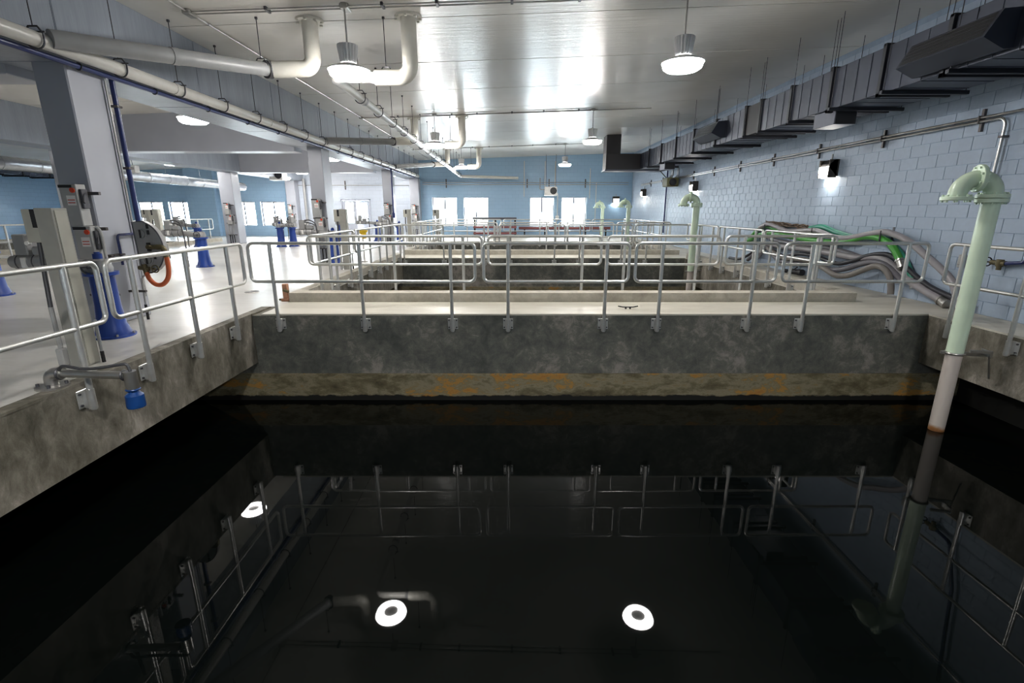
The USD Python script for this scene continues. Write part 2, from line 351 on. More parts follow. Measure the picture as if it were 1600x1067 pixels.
# ------------------------------------------------------------------ structure: ceiling, beams, columns, walls
cl = thing('ceiling', 'glossy off-white ceiling of long concrete planks with open seams', 'ceiling', kind='structure')
def slope_slab(b, x0, x1, y0, y1, lo, hi, g=0.0):
    z0, z1 = ceil_z(x0), ceil_z(x1)
    v = [(x0, y0, z0 + lo), (x1, y0, z1 + lo), (x1, y1, z1 + lo), (x0, y1, z0 + lo), (x0, y0 + g, z0 + lo - .0), (x0, y0, z0 + hi), (x1, y0, z1 + hi), (x1, y1, z1 + hi), (x0, y1, z0 + hi)]
    v = v[:4] + v[5:]
    f = [(0, 2, 1), (0, 3, 2), (4, 5, 6), (4, 6, 7), (0, 1, 5), (0, 5, 4), (1, 2, 6), (1, 6, 5), (2, 3, 7), (2, 7, 6), (3, 0, 4), (3, 4, 7)]
    return b.add(v, f)
y = -3.16 - 2.4
while y < YB + .2:
    slope_slab(MB(), -5.9, 7.4, y + .012, min(y + 2.388, YB + .3), 0, .2).build('ceiling_plank', 'ceiling_paint', cl, smooth=False)
    slope_slab(MB(), XL, -5.9, y + .012, min(y + 2.388, YB + .3), 0, .2).build('ceiling_plank', 'ceiling_paint', cl, smooth=False)
    y += 2.4
slope_slab(MB(), XL - .2, 7.6, -3.8, YB + .4, .03, .3).build('joint_backing', 'ceiling_gap', cl, smooth=False)

COLY = [6.72, 15.12, 23.52]
def beam(x0, x1, y0, y1, zb, label, seams=()):
    t = thing('beam', label, 'beam', kind='structure')
    cuts = [y0] + [c for c in seams if y0 < c < y1] + [y1]
    for a, b in zip(cuts[:-1], cuts[1:]):
        MB().box(x0, x1, a + .004, b - .004, zb, ceil_z(min(x0, x1)) + .06, 0.012).build('beam_face', 'beam_paint', t, smooth=False)
beam(-6.35, -5.5, -3, YB, 3.3, 'long grey concrete beam along the tank bay carrying the grey pipe', [k * 2.8 + 1.1 for k in range(-1, 12)])
beam(MIR + 5.5, MIR + 6.35, -3, YB, 3.2, 'long grey beam over the far row of columns')
for i, yc in enumerate(COLY):
    tag(MB().box(MIR + 6.3, -6.3, yc + .05, yc + .6, 3.18, 4.26, 0.012).build('beam', 'column_paint', None, smooth=False), ['grey cross beam between the nearest columns', 'deep grey cross beam behind the two pendant lamps, middle of three', 'farthest grey cross beam near the end wall'][i], 'beam', kind='structure')
clabel = ['grey square concrete column nearest the camera, carrying two switch boxes', 'grey square column in the middle of the near row', 'farthest grey free-standing column of the near row']
clabel2 = ['grey column of the far row, outside the frame edge', 'grey column of the far row half hidden by the nearest column', 'pale grey column of the far row between the window pairs']
for i, yc in enumerate(COLY):
    tag(MB().box(-5.92, -5.505, yc, yc + .65, 0, 3.31, 0.015).build('column', 'column_paint', None, smooth=False), clabel[i], 'column', kind='structure')
    tag(MB().box(MIR + 5.3, MIR + 5.92, yc, yc + .65, 0, 3.21, 0.015).build('column', 'column_paint', None, smooth=False), clabel2[i], 'column', kind='structure')
for x0, x1, l in ((-6.0, -5.45, 'pale pilaster at the end wall where the long beam ends'), (MIR + 5.45, MIR + 6.0, 'pale pilaster at the end wall by the far windows')):
    tag(MB().box(x0, x1, YB - .55, YB + .02, 0, 3.3, 0.015).build('column', 'column_paint', None, smooth=False), l, 'column', kind='structure')

# right wall: every block proud of its joints
wr = thing('wall_right', 'pale blue painted block wall along the walkway with the hoses', 'wall', kind='structure')
MB().box(7.1525, 7.4, YN - .6, YB + .3, -.1, 4.9).build('mortar_bed', 'mortar_paint', wr, smooth=False)
blocks = []
for r in range(23):
    z0 = r * .203; off = 0 if r % 2 else .203
    yy = YN + off
    while yy < YB:
        blocks.append((yy + .003, min(yy + .403, YB), z0 + .003, min(z0 + .200, 4.66))); yy += .406
def block(b, a):
    y0, y1, z0, z1 = a; e = .002; x0, x1 = 7.1455 + rng.uniform(-.0004, .0004), 7.17
    v = [(x0, y0 + e, z0 + e), (x0, y1 - e, z0 + e), (x0, y1 - e, z1 - e), (x0, y0 + e, z1 - e), (x1, y0, z0), (x1, y1, z0), (x1, y1, z1), (x1, y0, z1)]
    b.add(v, [(0, 2, 1), (0, 3, 2), (0, 1, 5), (0, 5, 4), (1, 2, 6), (1, 6, 5), (2, 3, 7), (2, 7, 6), (3, 0, 4), (3, 4, 7), (4, 5, 6), (4, 6, 7)])
blocks.sort(key=lambda a: (0 if (a[0] > 6.6 and .1 < a[2] < 3.3) else 1, a[0]))
rest = MB()
for i, a in enumerate(blocks):
    if i < 300:
        b = MB(); block(b, a); b.build('concrete_block', 'block_paint', wr, smooth=False)
    else:
        block(rest, a)
tag(rest.build('block_courses', 'block_paint', wr, smooth=False), kind='stuff')

# end wall with its windows and door
def win_wall(name, mat_, x0, x1, y0, y1, z1, holes, label):
    p = sbox(x0, -.1, x1, z1)
    for h in holes: p = p.difference(sbox(*h))
    return tag(MB().prism(p, y0, y1, 'xz').build(name, mat_, None, smooth=False), label, 'wall', kind='structure')
ZW0, ZW1 = .55, 2.27
winR = [(-4.78, -3.29), (-2.91, -1.41), (1.07, 2.52), (2.96, 4.47)]
winL = [(-22.52, -20.95), (-20.62, -19.05), (-16.88, -15.42), (-15.10, -13.62)]
win_wall('wall_back', 'back_block', -5.6, 7.4, YB, YB + .3, 4.9, [(a, ZW0, b, ZW1) for a, b in winR], 'blue block end wall with four windows behind the tanks')
DX0, DX1, DZ = -10.25, -8.48, 2.16
win_wall('wall_back', 'pale_block', -13.2, -5.6, YB, YB + .3, 4.9, [(DX0, -.05, DX1, DZ)], 'pale lavender block end wall around the double door')
win_wall('wall_back', 'back_block', XL, -13.2, YB, YB + .3, 4.9, [(a, .6, b, 2.02) for a, b in winL], 'blue block end wall with four windows beyond the columns')
tag(MB().box(XL - .3, XL, YN - .6, YB + .3, -.1, 4.9).build('wall_left', 'left_block', None, smooth=False), 'blue block wall at the far side of the hall', 'wall', kind='structure')
tag(MB().box(XL - .3, XR + .3, YN - .6, YN, -.1, 4.9).build('wall_front', 'back_block', None, smooth=False), 'blue block wall behind the camera', 'wall', kind='structure')
tag(MB().box(-19.3, -17.6, YB - .25, YB + .02, 0, 4.1, .01).build('wall_pier', 'back_block', None, smooth=False), 'blue block pier between the far pairs of windows', 'wall', kind='structure')

def window(n, a, b, z0, z1, label):
    t = thing(f'window_{n}', label, 'window', kind='structure')
    fr = MB(); w = .045
    y0, y1 = YB + .16, YB + .22
    for q in ((a, a + w, z0, z1), (b - w, b, z0, z1), (a, b, z0, z0 + w), (a, b, z1 - w, z1)):
        fr.box(q[0], q[1], y0, y1, q[2], q[3], .006)
    fr.build('window_frame', 'window_frame', t, smooth=False)
    m = (a + b) / 2
    MB().box(m - .025, m + .025, y0, y1, z0, z1, .006).build('mullion', 'window_frame', t, smooth=False)
    for q in ((a + w, m - .02), (m + .02, b - w)):
        MB().box(q[0], q[1], YB + .185, YB + .191, z0 + w, z1 - w).build('pane', 'glass', t, smooth=False)
    rv = MB(); e = .012
    for q in ((a, a + e, z0, z1), (b - e, b, z0, z1), (a, b, z0, z0 + e), (a, b, z1 - e, z1)):
        rv.box(q[0], q[1], YB - .01, YB + .16, q[2], q[3])
    rv.build('reveal', 'reveal', t, smooth=False)
for i, (a, b) in enumerate(winR):
    window(i + 1, a, b, ZW0, ZW1, f'two-pane dark-framed window, {ORD[i]} from the left in the end wall behind the tanks')
for i, (a, b) in enumerate(winL):
    window(i + 5, a, b, .6, 2.02, f'two-pane dark-framed window, {ORD[i]} from the left beyond the columns')
# door_1: a double door, its right leaf ajar
d = thing('door_1', 'grey double door with glazed leaves in the pale end wall, one leaf ajar', 'door', kind='structure')
f = MB(); f.box(DX0, DX0 + .07, YB - .03, YB + .12, 0, DZ, .008); f.box(DX1 - .07, DX1, YB - .03, YB + .12, 0, DZ, .008); f.box(DX0, DX1, YB - .03, YB + .12, DZ - .07, DZ, .008); f.build('door_frame', 'door_paint', d, smooth=False)
def leaf(x0, x1, y, ang):
    R = trimesh.transformations.rotation_matrix(ang, (0, 0, 1))[:3, :3]; hinge = (x1 if ang else x0, y, 0)
    m = MB(); g0, g1, gz0, gz1 = x0 + .16, x1 - .16, .75, 1.98
    for q in ((x0, g0, .02, DZ - .08), (g1, x1, .02, DZ - .08), (g0, g1, .02, gz0), (g0, g1, gz1, DZ - .08)): m.box(q[0], q[1], y, y + .045, q[2], q[3], rot=R, at=hinge)
    o = m.build('door_leaf', 'door_paint', d, smooth=False)
    MB().box(g0, g1, y + .018, y + .024, gz0, gz1, rot=R, at=hinge).build('pane', 'glass', o, smooth=False)
    hx = x1 - .08 if not ang else x0 + .08
    MB().box(hx - .02, hx + .02, y - .05, y, .95, 1.15, .008, rot=R, at=hinge).build('door_handle', 'steel', o, smooth=False)
mid = (DX0 + DX1) / 2
leaf(DX0 + .07, mid, YB + .03, 0); leaf(mid, DX1 - .07, YB + .03, -0.32)

# ------------------------------------------------------------------ guardrails
def make_panel(L, posts, zt, zm, foot):
    def mk(t):
        c = fillet([(0, 0, zt), (L, 0, zt), (L, 0, zm), (0, 0, zm)], .075, 6, True)
        # refine the straight runs a little so that the tube's frame stays even
        MB().tube(c, .024, 12, closed=True).build('rail_loop', 'aluminium', t)
        for x in posts:
            MB().cyl((x, 0, foot - .26), (x, 0, zt - .005), .027, 14).build('post', 'aluminium', t)
            b = MB(); b.box(x - .078, x + .078, .062, .076, foot - .235, foot - .065, .004)
            b.tube([(x, .006, foot - .25), (x, .006, foot - .06)], .036, 14); b.box(x - .03, x + .03, .0, .066, foot - .24, foot - .07, .006)
            bk = b.build('base_bracket', 'aluminium', t)
            n = MB()
            for sx in (-.058, .058):
                for z in (foot - .095, foot - .205): n.cyl((x + sx, .064, z), (x + sx, .046, z), .0115, 6)
            tag(n.build('anchor_bolts', 'dark_steel', bk, smooth=False), kind='stuff')
    return mk
rails = {}
def rail(x, y, rotz, L, posts, zt, zm, foot, label, group):
    once(rails, (round(L, 2), tuple(round(p, 2) for p in posts), zt), make_panel(L, posts, zt, zm, foot), 'guardrail_panel', label, 'guardrail', (x, y, 0), rotz, group)
ROW1 = [(-3.88, -.55, (-3.56, -2.25, -.91)), (-.42, 1.73, (-.06, 1.40)), (1.83, 3.92, (2.22, 3.60)), (4.02, 6.12, (4.42, 5.83))]
ROW2 = [(-3.58, -.53, (-3.22, -2.08, -.86)), (-.42, 1.57, (-.07, 1.24)), (1.68, 3.64, (1.98, 3.26)), (3.76, 5.68, (4.08, 5.36))]
wh = ['nearest', 'second', 'third']
for k, yf in enumerate((7.32, 16.42, 25.32)):
    for i, (a, b, ps) in enumerate(ROW1):
        rail(a, yf, 0, b - a, [p - a for p in ps], 1.07, .51, 0, f'{ORD[i]} silver guardrail panel from the left on the far edge of the {wh[k]} tank', f'guardrails on the far edge of the {wh[k]} tank')
for k, yf in enumerate((8.76, 18.06)):
    for i, (a, b, ps) in enumerate(ROW2):
        rail(b, yf, 180, b - a, [b - p for p in ps][::-1], 1.10, .61, .13, f'{ORD[i]} silver guardrail panel from the left on the near edge of the {wh[k + 1]} tank', f'guardrails on the near edge of the {wh[k + 1]} tank')
S25 = (.33, 1.20, 2.08)
for i, (y0, L, ps) in enumerate(((1.95, 2.69, (.35, 1.35, 2.34)), (4.74, 2.46, S25))):
    rail(LX + .085, y0, 90, L, ps, 1.07, .51, 0, ['silver guardrail panel left of the nearest tank, cut by the frame edge', 'silver guardrail panel left of the nearest tank, beside the hose station'][i], 'left side guardrails of the nearest tank')
for i, (y0, L, ps) in enumerate(((7.18, 2.46, (.24, 1.15, 2.1)), (4.62, 2.46, (.24, 1.15, 2.1)))):
    rail(RX - .085, y0, -90, L, ps, 1.07, .51, 0, ['silver guardrail panel right of the nearest tank, behind the green standpipe', 'silver guardrail panel right of the nearest tank, seen only mirrored in the water'][i], 'right side guardrails of the nearest tank')
for k, y0 in enumerate((8.84, 18.14)):
    for i in range(3):
        yy = y0 + i * 2.5
        rail(T2L + .085, yy, 90, 2.40, S25, 1.10, .61, .13, f'{ORD[i]} silver guardrail panel from the camera on the left side of the {wh[k + 1]} tank', f'left side guardrails of the {wh[k + 1]} tank')
        rail(T2R - .085, yy + 2.40, -90, 2.40, (.32, 1.20, 2.07), 1.10, .61, .13, f'{ORD[i]} silver guardrail panel from the camera on the right side of the {wh[k + 1]} tank', f'right side guardrails of the {wh[k + 1]} tank')
for k, y0 in enumerate((8.84, 18.14)):
    for i in range(3):
        rail(MIR - T2L - .085, y0 + i * 2.5 + 2.40, -90, 2.40, (.32, 1.20, 2.07), 1.10, .61, .13, f'{ORD[i]} small guardrail panel along the {["nearer", "farther"][k]} curb beyond the columns', 'guardrails beyond the columns')
for i in range(3):
    rail(MIR - LX - .085, 7.2 - i * 2.5, -90, 2.40, (.32, 1.20, 2.07), 1.10, .61, .13, f'{ORD[2 - i]} small guardrail panel beyond the columns before the blue wall', 'guardrails beyond the columns')
for i in range(3):
    rail(-15.1 - i * 2.2, 7.32, 180, 2.1, (.35, 1.75), 1.07, .51, 0, f'silver guardrail panel against the far blue wall, {ORD[i]} from the column', 'guardrails against the far wall')

# ------------------------------------------------------------------ pendant lamps
def make_lamp(t, drop):
    # origin at the lens's lower edge; drop = height of the ceiling above it
    MB().cyl((0, 0, .46), (0, 0, drop - .02), .0125, 10).build('stem', 'steel', t)
    b = MB(); b.lathe([(.0, drop + .0), (.065, drop), (.065, drop - .045), (.02, drop - .075), (0, drop - .075)][::-1], n=20); b.build('ceiling_cup', 'steel', t)
    h = MB(); h.lathe([(.0, .205), (.118, .205), (.122, .24), (.152, .44), (.150, .47), (.06, .49), (0, .49)], n=36, ribs=[0, .1, .12, .12, .05, 0, 0])
    h.build('ribbed_housing', 'lamp_body', t, smooth=20)
    r = MB(); r.lathe([(.12, .215), (.30, .145), (.312, .14), (.312, .125), (.295, .125), (.12, .19)], n=40); r.build('reflector_rim', 'lamp_body', t)
    l = MB(); l.lathe([(.135, .06), (.16, .03), (.23, .02), (.28, .055), (.302, .125), (.135, .185)][::-1], n=40); l.build('glowing_lens', 'lamp_lens', t)
    c = MB(); c.lathe([(0, .055), (.135, .06), (.135, .18), (0, .18)], n=32); c.build('lens_hub', 'enclosure_grey', t)
lamps = {}
def lamp(x, y, z, label, group):
    drop = round(ceil_z(x) - z, 2)
    once(lamps, drop, lambda t: make_lamp(t, drop), 'pendant_lamp', label, 'pendant lamp', (x, y, ceil_z(x) - drop), 0, group)
LAMPY = [8.2, 16.8, 25.2]
def make_bell(t):
    MB().cyl((0, 0, .52), (0, 0, .99), .0125, 10).build('stem', 'steel', t)
    b = MB(); b.lathe([(0, .54), (.10, .54), (.12, .40), (.27, .14), (.30, .0), (.29, .0), (.26, .14), (.11, .38), (0, .38)], n=36); b.build('bell_shade', 'dark_steel', t)
    b = MB(); b.lathe([(0, .09), (.22, .095), (.22, .11), (0, .12)], n=32); b.build('glowing_lens', 'bell_lens', t)
bl = {}
for x, l in ((-1.6, 'bell shaped lamp over the nearest tank, left of the camera'), (3.0, 'bell shaped lamp over the nearest tank, right of the camera')):
    once(bl, 0, make_bell, 'bell_lamp', l, 'pendant lamp', (x, .3, ceil_z(x) - 1.0), 0, 'bell lamps over the nearest tank')
for i, y in enumerate(LAMPY):
    lamp(-2.45, y, 3.44, ['lit ribbed pendant lamp beside the big white elbow pipes', 'lit pendant lamp in front of the bright ceiling reflection, middle left', 'small lit pendant lamp beside the farthest riser pipe'][i], 'pendant lamps over the tanks')
    lamp(2.56, y, 3.54, ['lit ribbed pendant lamp alone before the plain ceiling planks', 'lit pendant lamp next to the end of the dark duct', 'small lit pendant lamp above the right pair of windows'][i], 'pendant lamps over the tanks')
for x, y, z, l in ((-6.94, 11.6, 3.34, 'large glowing pendant lamp just under the long beam, its housing hidden'), (-10.32, 15.81, 3.34, 'lit pendant lamp in front of the deep cross beam, upper of two'),
                   (-14.45, 22.1, 3.34, 'lit pendant lamp under the cross beam, lower of two'), (-6.94, 20.1, 3.34, 'lit pendant lamp right of the middle column'),
                   (-12.2, 27.7, 3.08, 'far lit pendant lamp hanging near the unit heater'), (-11.1, 27.4, 3.34, 'small bright pendant lamp touching the middle column edge'), (-6.6, 28.4, 3.30, 'farthest small pendant lamp under the beam end'),
                   (-16.3, 10.0, 3.34, 'pendant lamp over the far tanks, hidden by the nearest column'), (-21.2, 14.0, 3.3, 'pendant lamp near the far blue wall')):
    lamp(x, y, z, l, 'pendant lamps beyond the beam')

# ------------------------------------------------------------------ overhead pipes
t = thing('drain_pipe', 'long grey drain pipe hung along the face of the beam', 'pipe')
MB().cyl((-5.27, -2.9, 3.37), (-5.27, 29.0, 3.37), .082, 18).build('pipe_run', 'pipe_insulation', t)
for k in range(9):
    yy = 2.2 + k * 3.1
    MB().cyl((-5.27, yy, 3.37), (-5.27, yy + .09, 3.37), .089, 18).build('coupling', 'pipe_insulation', t)
t = thing('drain_pipe', 'pale pipe hung on many rods, running from the nearest lamp to the end wall', 'pipe')
MB().tube(fillet([(-2.26, 8.75, 3.60), (-2.88, 8.75, 3.60), (-2.88, 9.5, 3.60), (-2.88, 28.9, 3.35), (.35, 29.6, 3.30)], .16, 8), .078, 18).build('pipe_run', 'pipe_insulation', t)
for k in range(6):
    yy = 10.4 + k * 3.1; z = 3.60 - .0129 * (yy - 9.5)
    MB().cyl((-2.88, yy, z), (-2.88, yy + .09, z), .083, 18).build('coupling', 'pipe_grey', t)

def make_hanger(t, L):
    """clevis hanger; origin at the pipe's centre, rod up to the ceiling"""
    MB().cyl((0, 0, .13), (0, 0, L), .0065, 8).build('rod', 'dark_steel', t)
    b = MB(); A = np.linspace(-.15, PI + .15, 15)
    b.tube([(.098 * math.cos(-a), 0, .098 * math.sin(-a)) for a in A], .010, 6)
    b.tube([(-.098, 0, .0), (-.098, 0, .06), (-.05, 0, .13), (.05, 0, .13), (.098, 0, .06), (.098, 0, .0)], .010, 6)
    b.tube([(-.125, 0, .075), (.125, 0, .075)], .009, 6); b.build('clevis', 'dark_steel', t)
    MB().cyl((0, 0, L - .03), (0, 0, L), .022, 8).build('rod_anchor', 'dark_steel', t)
hang = {}
def hanger(x, y, z, label, group):
    L = round(ceil_z(x) - z, 2)
    once(hang, L, lambda t: make_hanger(t, L), 'pipe_hanger', label, 'pipe hanger', (x, y, ceil_z(x) - L), 0, group)
for k, y in enumerate(np.arange(4.9, 28.6, 1.215)):
    hanger(-5.27, y, 3.37, f'{ORD[k]} black clevis hanger from the camera on the grey beam pipe', 'clevis hangers on the beam pipe')
for k, y in enumerate(np.arange(10.2, 28.6, 1.3)):
    hanger(-2.88, y, round(3.60 - .0129 * (y - 9.5), 2), f'{ORD[k]} black clevis hanger from the lamp on the pale pipe', 'clevis hangers on the pale pipe')

def make_roof_flange(t, x, y):
    z = ceil_z(x); b = MB(); b.lathe([(.13, z - .035), (.21, z - .035), (.21, z + .0), (.13, z)], (x, y, 0), 24)
    for k in range(8): b.box(x + .19 * math.cos(k * PI / 4) - .02, x + .19 * math.cos(k * PI / 4) + .02, y + .19 * math.sin(k * PI / 4) - .02, y + .19 * math.sin(k * PI / 4) + .02, z - .06, z - .02, .004)
    b.build('ceiling_flange', 'pipe_white', t)
dl = ['nearest', 'middle', 'farthest']
for i, y in enumerate((8.75, 17.3, 25.75)):
    t = thing('drain_leader', f'{["large", "mid-distance", "small distant"][i]} white elbow pipe dropping from the ceiling and slanting to the beam pipe', 'pipe')
    MB().tube(fillet([(-3.18, y, ceil_z(-3.18) + .02), (-3.18, y, 3.73), (-3.88, y - .06, 3.70)], .16, 8), .122, 22).build('riser_elbow', 'pipe_white', t)
    MB().cyl((-3.86, y - .06, 3.70), (-5.22, y - 2.5, 3.41), .10, 20).build('sloping_branch', 'pipe_grey', t)
    MB().tube([(-3.85, y - .05, 3.702), (-3.89, y - .12, 3.694)], .132, 22).build('coupling', 'dark_steel', t)
    MB().cyl((-4.54, y - 1.28, 3.555), (-4.59, y - 1.37, 3.545), .107, 20).build('pipe_band', 'pipe_grey', t)
    make_roof_flange(t, -3.18, y)
    hanger(-3.93, y - .18, 3.70, f'black hanger rod at the coupling of the {dl[i]} slanting drain branch', 'hangers on the drain branches')
    t = thing('drain_leader', f'{["large", "mid-distance", "small distant"][i]} white elbow pipe dropping from the ceiling towards a pendant lamp', 'pipe')
    MB().tube(fillet([(-1.63, y, ceil_z(-1.63) + .02), (-1.63, y, 3.60), (-2.20, y, 3.60)], .18, 8), .122, 22).build('riser_elbow', 'pipe_white', t)
    if i: MB().cyl((-2.18, y, 3.60), (-2.86, y, 3.52), .078, 18).build('joining_pipe', 'pipe_grey', t)
    else: MB().cyl((-2.20, y, 3.60), (-2.26, y, 3.60), .095, 18).build('joining_pipe', 'pipe_grey', t)
    make_roof_flange(t, -1.63, y)
    hanger(-2.02, y, 3.62, f'black hanger rod on the {dl[i]} elbow pipe beside a lamp', 'hangers on the drain branches')

t = thing('conduit', 'thin ceiling conduit along the beam feeding the lamp rows', 'conduit')
b = MB(); b.cyl((-4.75, -2.8, ceil_z(-4.75) - .03), (-4.75, 29.8, ceil_z(-4.75) - .03), .014, 8); b.build('conduit_run', 'steel', t)
b = MB()
for k in range(14): yy = 3.0 + k * 1.9; b.cyl((-4.75, yy, ceil_z(-4.75) - .03), (-4.75, yy + .06, ceil_z(-4.75) - .03), .022, 8)
each(b, 'coupling', 'steel', t)
for i, y in enumerate(LAMPY):
    t = thing('conduit', f'thin conduit across the ceiling to the {dl[i]} pair of lamps', 'conduit')
    b = MB()
    for dy in (0, .10): b.cyl((-4.75, y + dy, ceil_z(-4.75) - .03), (2.7 if dy == 0 else 4.4, y + dy, ceil_z(2.7 if dy == 0 else 4.4) - .03), .012, 8)
    each(b, 'conduit_run', 'steel', t)
    for xx in (-4.75, -2.45, 2.56):
        MB().box(xx - .06, xx + .06, y - .06, y + .16, ceil_z(xx) - .07, ceil_z(xx) - .005, .012).build('junction_box', 'steel', t)
    b = MB()
    for xx in (-3.6, -1.9, -1.1, 0, 1.0, 2.1): b.box(xx - .02, xx + .02, y - .03, y + .13, ceil_z(xx) - .05, ceil_z(xx), .004)
    each(b, 'clip', 'dark_steel', t, False)

t = thing('water_pipe', 'dark blue pipe along the lower edge of the beam', 'pipe')
MB().cyl((-5.40, -2.9, 3.27), (-5.40, 28.6, 3.27), .034, 12).build('pipe_run', 'blue_pipe', t)
b = MB()
for k in range(20): yy = 1.4 + 1.35 * k; b.torus((-5.40, yy, 3.27), .04, .008, 'y', 14, 6); pass
each(b, 'pipe_clamp', 'black', t)
t = thing('water_pipe', 'blue pipe dropping down the nearest column with a small side branch', 'pipe')
MB().cyl((-5.45, 7.38, .95), (-5.45, 7.38, 3.27), .033, 12).build('pipe_drop', 'blue_pipe', t)
MB().tube(fillet([(-5.45, 7.38, 1.21), (-5.45, 6.93, 1.21), (-5.45, 6.93, .80)], .05, 5), .017, 10).build('side_branch', 'blue_pipe', t)
b = MB()
for z in (1.3, 2.1, 2.9): b.box(-5.51, -5.40, 7.33, 7.43, z, z + .03, .006)
b.box(-5.51, -5.42, 6.88, 6.98, .93, .955, .005); b.box(-5.51, -5.42, 6.78, 6.86, .93, .955, .005); each(b, 'pipe_clamp', 'strut', t)
MB().tube(fillet([(-5.47, 7.28, 3.25), (-5.47, 7.28, .3)], .02), .014, 8).build('grey_conduit', 'enclosure_grey', t)
t = thing('water_pipe', 'thin dark blue pipe hanging down beside the far column', 'pipe')
MB().cyl((-5.22, 22.4, 1.2), (-5.22, 22.4, 3.27), .034, 10).build('pipe_drop', 'blue_pipe', t)
MB().cyl((-5.22, 22.4, 1.2), (-5.22, 22.4, 1.42), .06, 10).build('valve', 'blue_pipe', t)

# ------------------------------------------------------------------ ducts
def make_duct(t, near):
    x0, x1, z0, z1 = 5.6, 6.62, 3.25, 3.90
    ys = [2.9, 4.3, 5.75, 7.05, 8.2, 9.45, 10.75, 12.0, 12.75, 14.5, 16.2, 17.9, 19.6, 21.3, 22.9]
    for i, (a, b_) in enumerate(zip(ys[:-1], ys[1:])):
        s = MB(); dark = (i == 7)
        s.box(x0, x1, a, b_, z0, z1, .006)
        n = max(2, int((b_ - a) / .3))
        for k in range(1, n):
            yy = a + (b_ - a) * k / n
            if not dark: s.box(x0 - .007, x0 + .01, yy - .006, yy + .006, z0 + .01, z1 - .01); s.box(x0 + .01, x1 - .01, yy - .006, yy + .006, z0 - .006, z0 + .01)
        s.build('duct_section', 'duct_dark' if dark else 'duct', t, smooth=False)
    for i, a in enumerate(ys[1:-1]):
        fl_ = MB()
        fl_.box(x0 - .045, x0 + .01, a - .035, a + .035, z0 - .05, z1 + .03, .004); fl_.box(x0 - .045, x1 + .03, a - .035, a + .035, z0 - .05, z0 + .005, .004)
        fl_.box(x0 - .045, x1 + .03, a - .03, a + .03, z1 - .005, z1 + .035, .004); fl_.build('flange', 'duct_flange', t, smooth=False)
    for i, a in enumerate(ys[1:-1]):
        if i % 1 == 0:
            MB().box(x0 - .14, x1 + .14, a - .24, a - .18, z0 - .055, z0 - .0, .006).build('trapeze_bar', 'duct_flange', t, smooth=False)
            r = MB()
            for xx in (x0 - .10, x1 + .10): r.cyl((xx, a - .21, z0 - .04), (xx, a - .21, ceil_z(xx)), .006, 6)
            if i % 2 == 0:
                for dy in (.10, .19): r.cyl((x0 + .04, a + dy, z1), (x0 + .04, a + dy, ceil_z(x0)), .005, 6)
            each(r, 'hanger_rod', 'dark_steel', t)
    # far end: cross leg and riser through the ceiling
    MB().box(4.10, 5.60, 22.75, 23.55, 3.25, 3.90, .006).build('cross_leg', 'duct_dark', t, smooth=False)
    MB().box(5.60, 6.62, 22.9, 23.55, 3.25, 3.90, .006).build('corner_section', 'duct_dark', t, smooth=False)
    MB().box(4.10, 4.72, 22.76, 23.54, 3.90, ceil_z(4.4) + .05, .006).build('riser', 'duct_dark', t, smooth=False)
    s = MB(); s.box(4.06, 6.7, 22.70, 23.6, 3.19, 3.252, .006); s.build('bottom_pan', 'duct_soffit', t, smooth=False)
    # angled supply registers on the aisle side
    for (y0, y1, w, zt) in ((6.15, 7.45, .36, 3.70), (13.9, 15.3, .36, 3.80)):
        c = MB(); prof = [(x0 + .02, zt), (x0 - w * .55, zt - .02), (x0 - w, zt - .30), (x0 - w * .3, zt - .42), (x0 + .02, zt - .40)]
        c.prism(Polygon(prof), y0, y1, 'xz'); o = c.build('register_body', 'duct', t, smooth=False)
        g = MB(); p0, p1 = np.array([x0 - w * .55, zt - .02]), np.array([x0 - w, zt - .30]); nrm = np.array([p1[1] - p0[1], -(p1[0] - p0[0])]); nrm = nrm / np.linalg.norm(nrm)
        if nrm[0] > 0: nrm = -nrm
        for k in range(6):
            q = p0 + (p1 - p0) * (k + .5) / 6 + nrm * .004
            g.tube([(q[0], y0 + .05, q[1]), (q[0], y1 - .05, q[1])], .005, 6)
        each(g, 'louvre_blade', 'duct_flange', o)
        m = MB(); q0, q1 = p0 + (p1 - p0) * .08 + nrm * .003, p0 + (p1 - p0) * .92 + nrm * .003
        m.add([(q0[0], y0 + .04, q0[1]), (q0[0], y1 - .04, q0[1]), (q1[0], y1 - .04, q1[1]), (q1[0], y0 + .04, q1[1])], [(0, 1, 2), (0, 2, 3)]); m.build('throat', 'black', o, smooth=False)
    # square drops underneath
    for y0 in (9.35, 19.3):
        s = MB(); s.box(5.66, 6.05, y0, y0 + .62, 3.0, 3.27, .006); o = s.build('bottom_outlet', 'duct_soffit', t, smooth=False)
        s = MB(); s.box(5.68, 6.03, y0 - .012, y0 + .004, 3.01, 3.23); s.build('grille', 'black', o, smooth=False)
dt = thing('air_duct', 'dark blue-grey rectangular air duct with black flanges along the right wall', 'air duct'); make_duct(dt, True)
dup(dt, 'air_duct', 'dark rectangular air duct under the ceiling along the far blue wall', (MIR, 31.5, -.05), 180)
t = thing('spiral_duct', 'round silver spiral duct hung beyond the columns', 'air duct')
b = MB(); b.cyl((-14.3, 11.5, 2.84), (-14.3, 27.4, 2.72), .19, 24); b.build('duct_tube', 'galvanised', t)
b = MB()
for k in range(14): yy = 12.2 + k * 1.15; b.torus((-14.3, yy, 2.84 - .0075 * (yy - 11.5)), .192, .012, 'y', 24, 6); pass
each(b, 'duct_band', 'galvanised', t)
b = MB()
for k in range(7): yy = 12.2 + k * 2.3; b.cyl((-14.3, yy, 3.0), (-14.3, yy, ceil_z(-14.3)), .008, 6)
each(b, 'hanger_rod', 'galvanised', t)

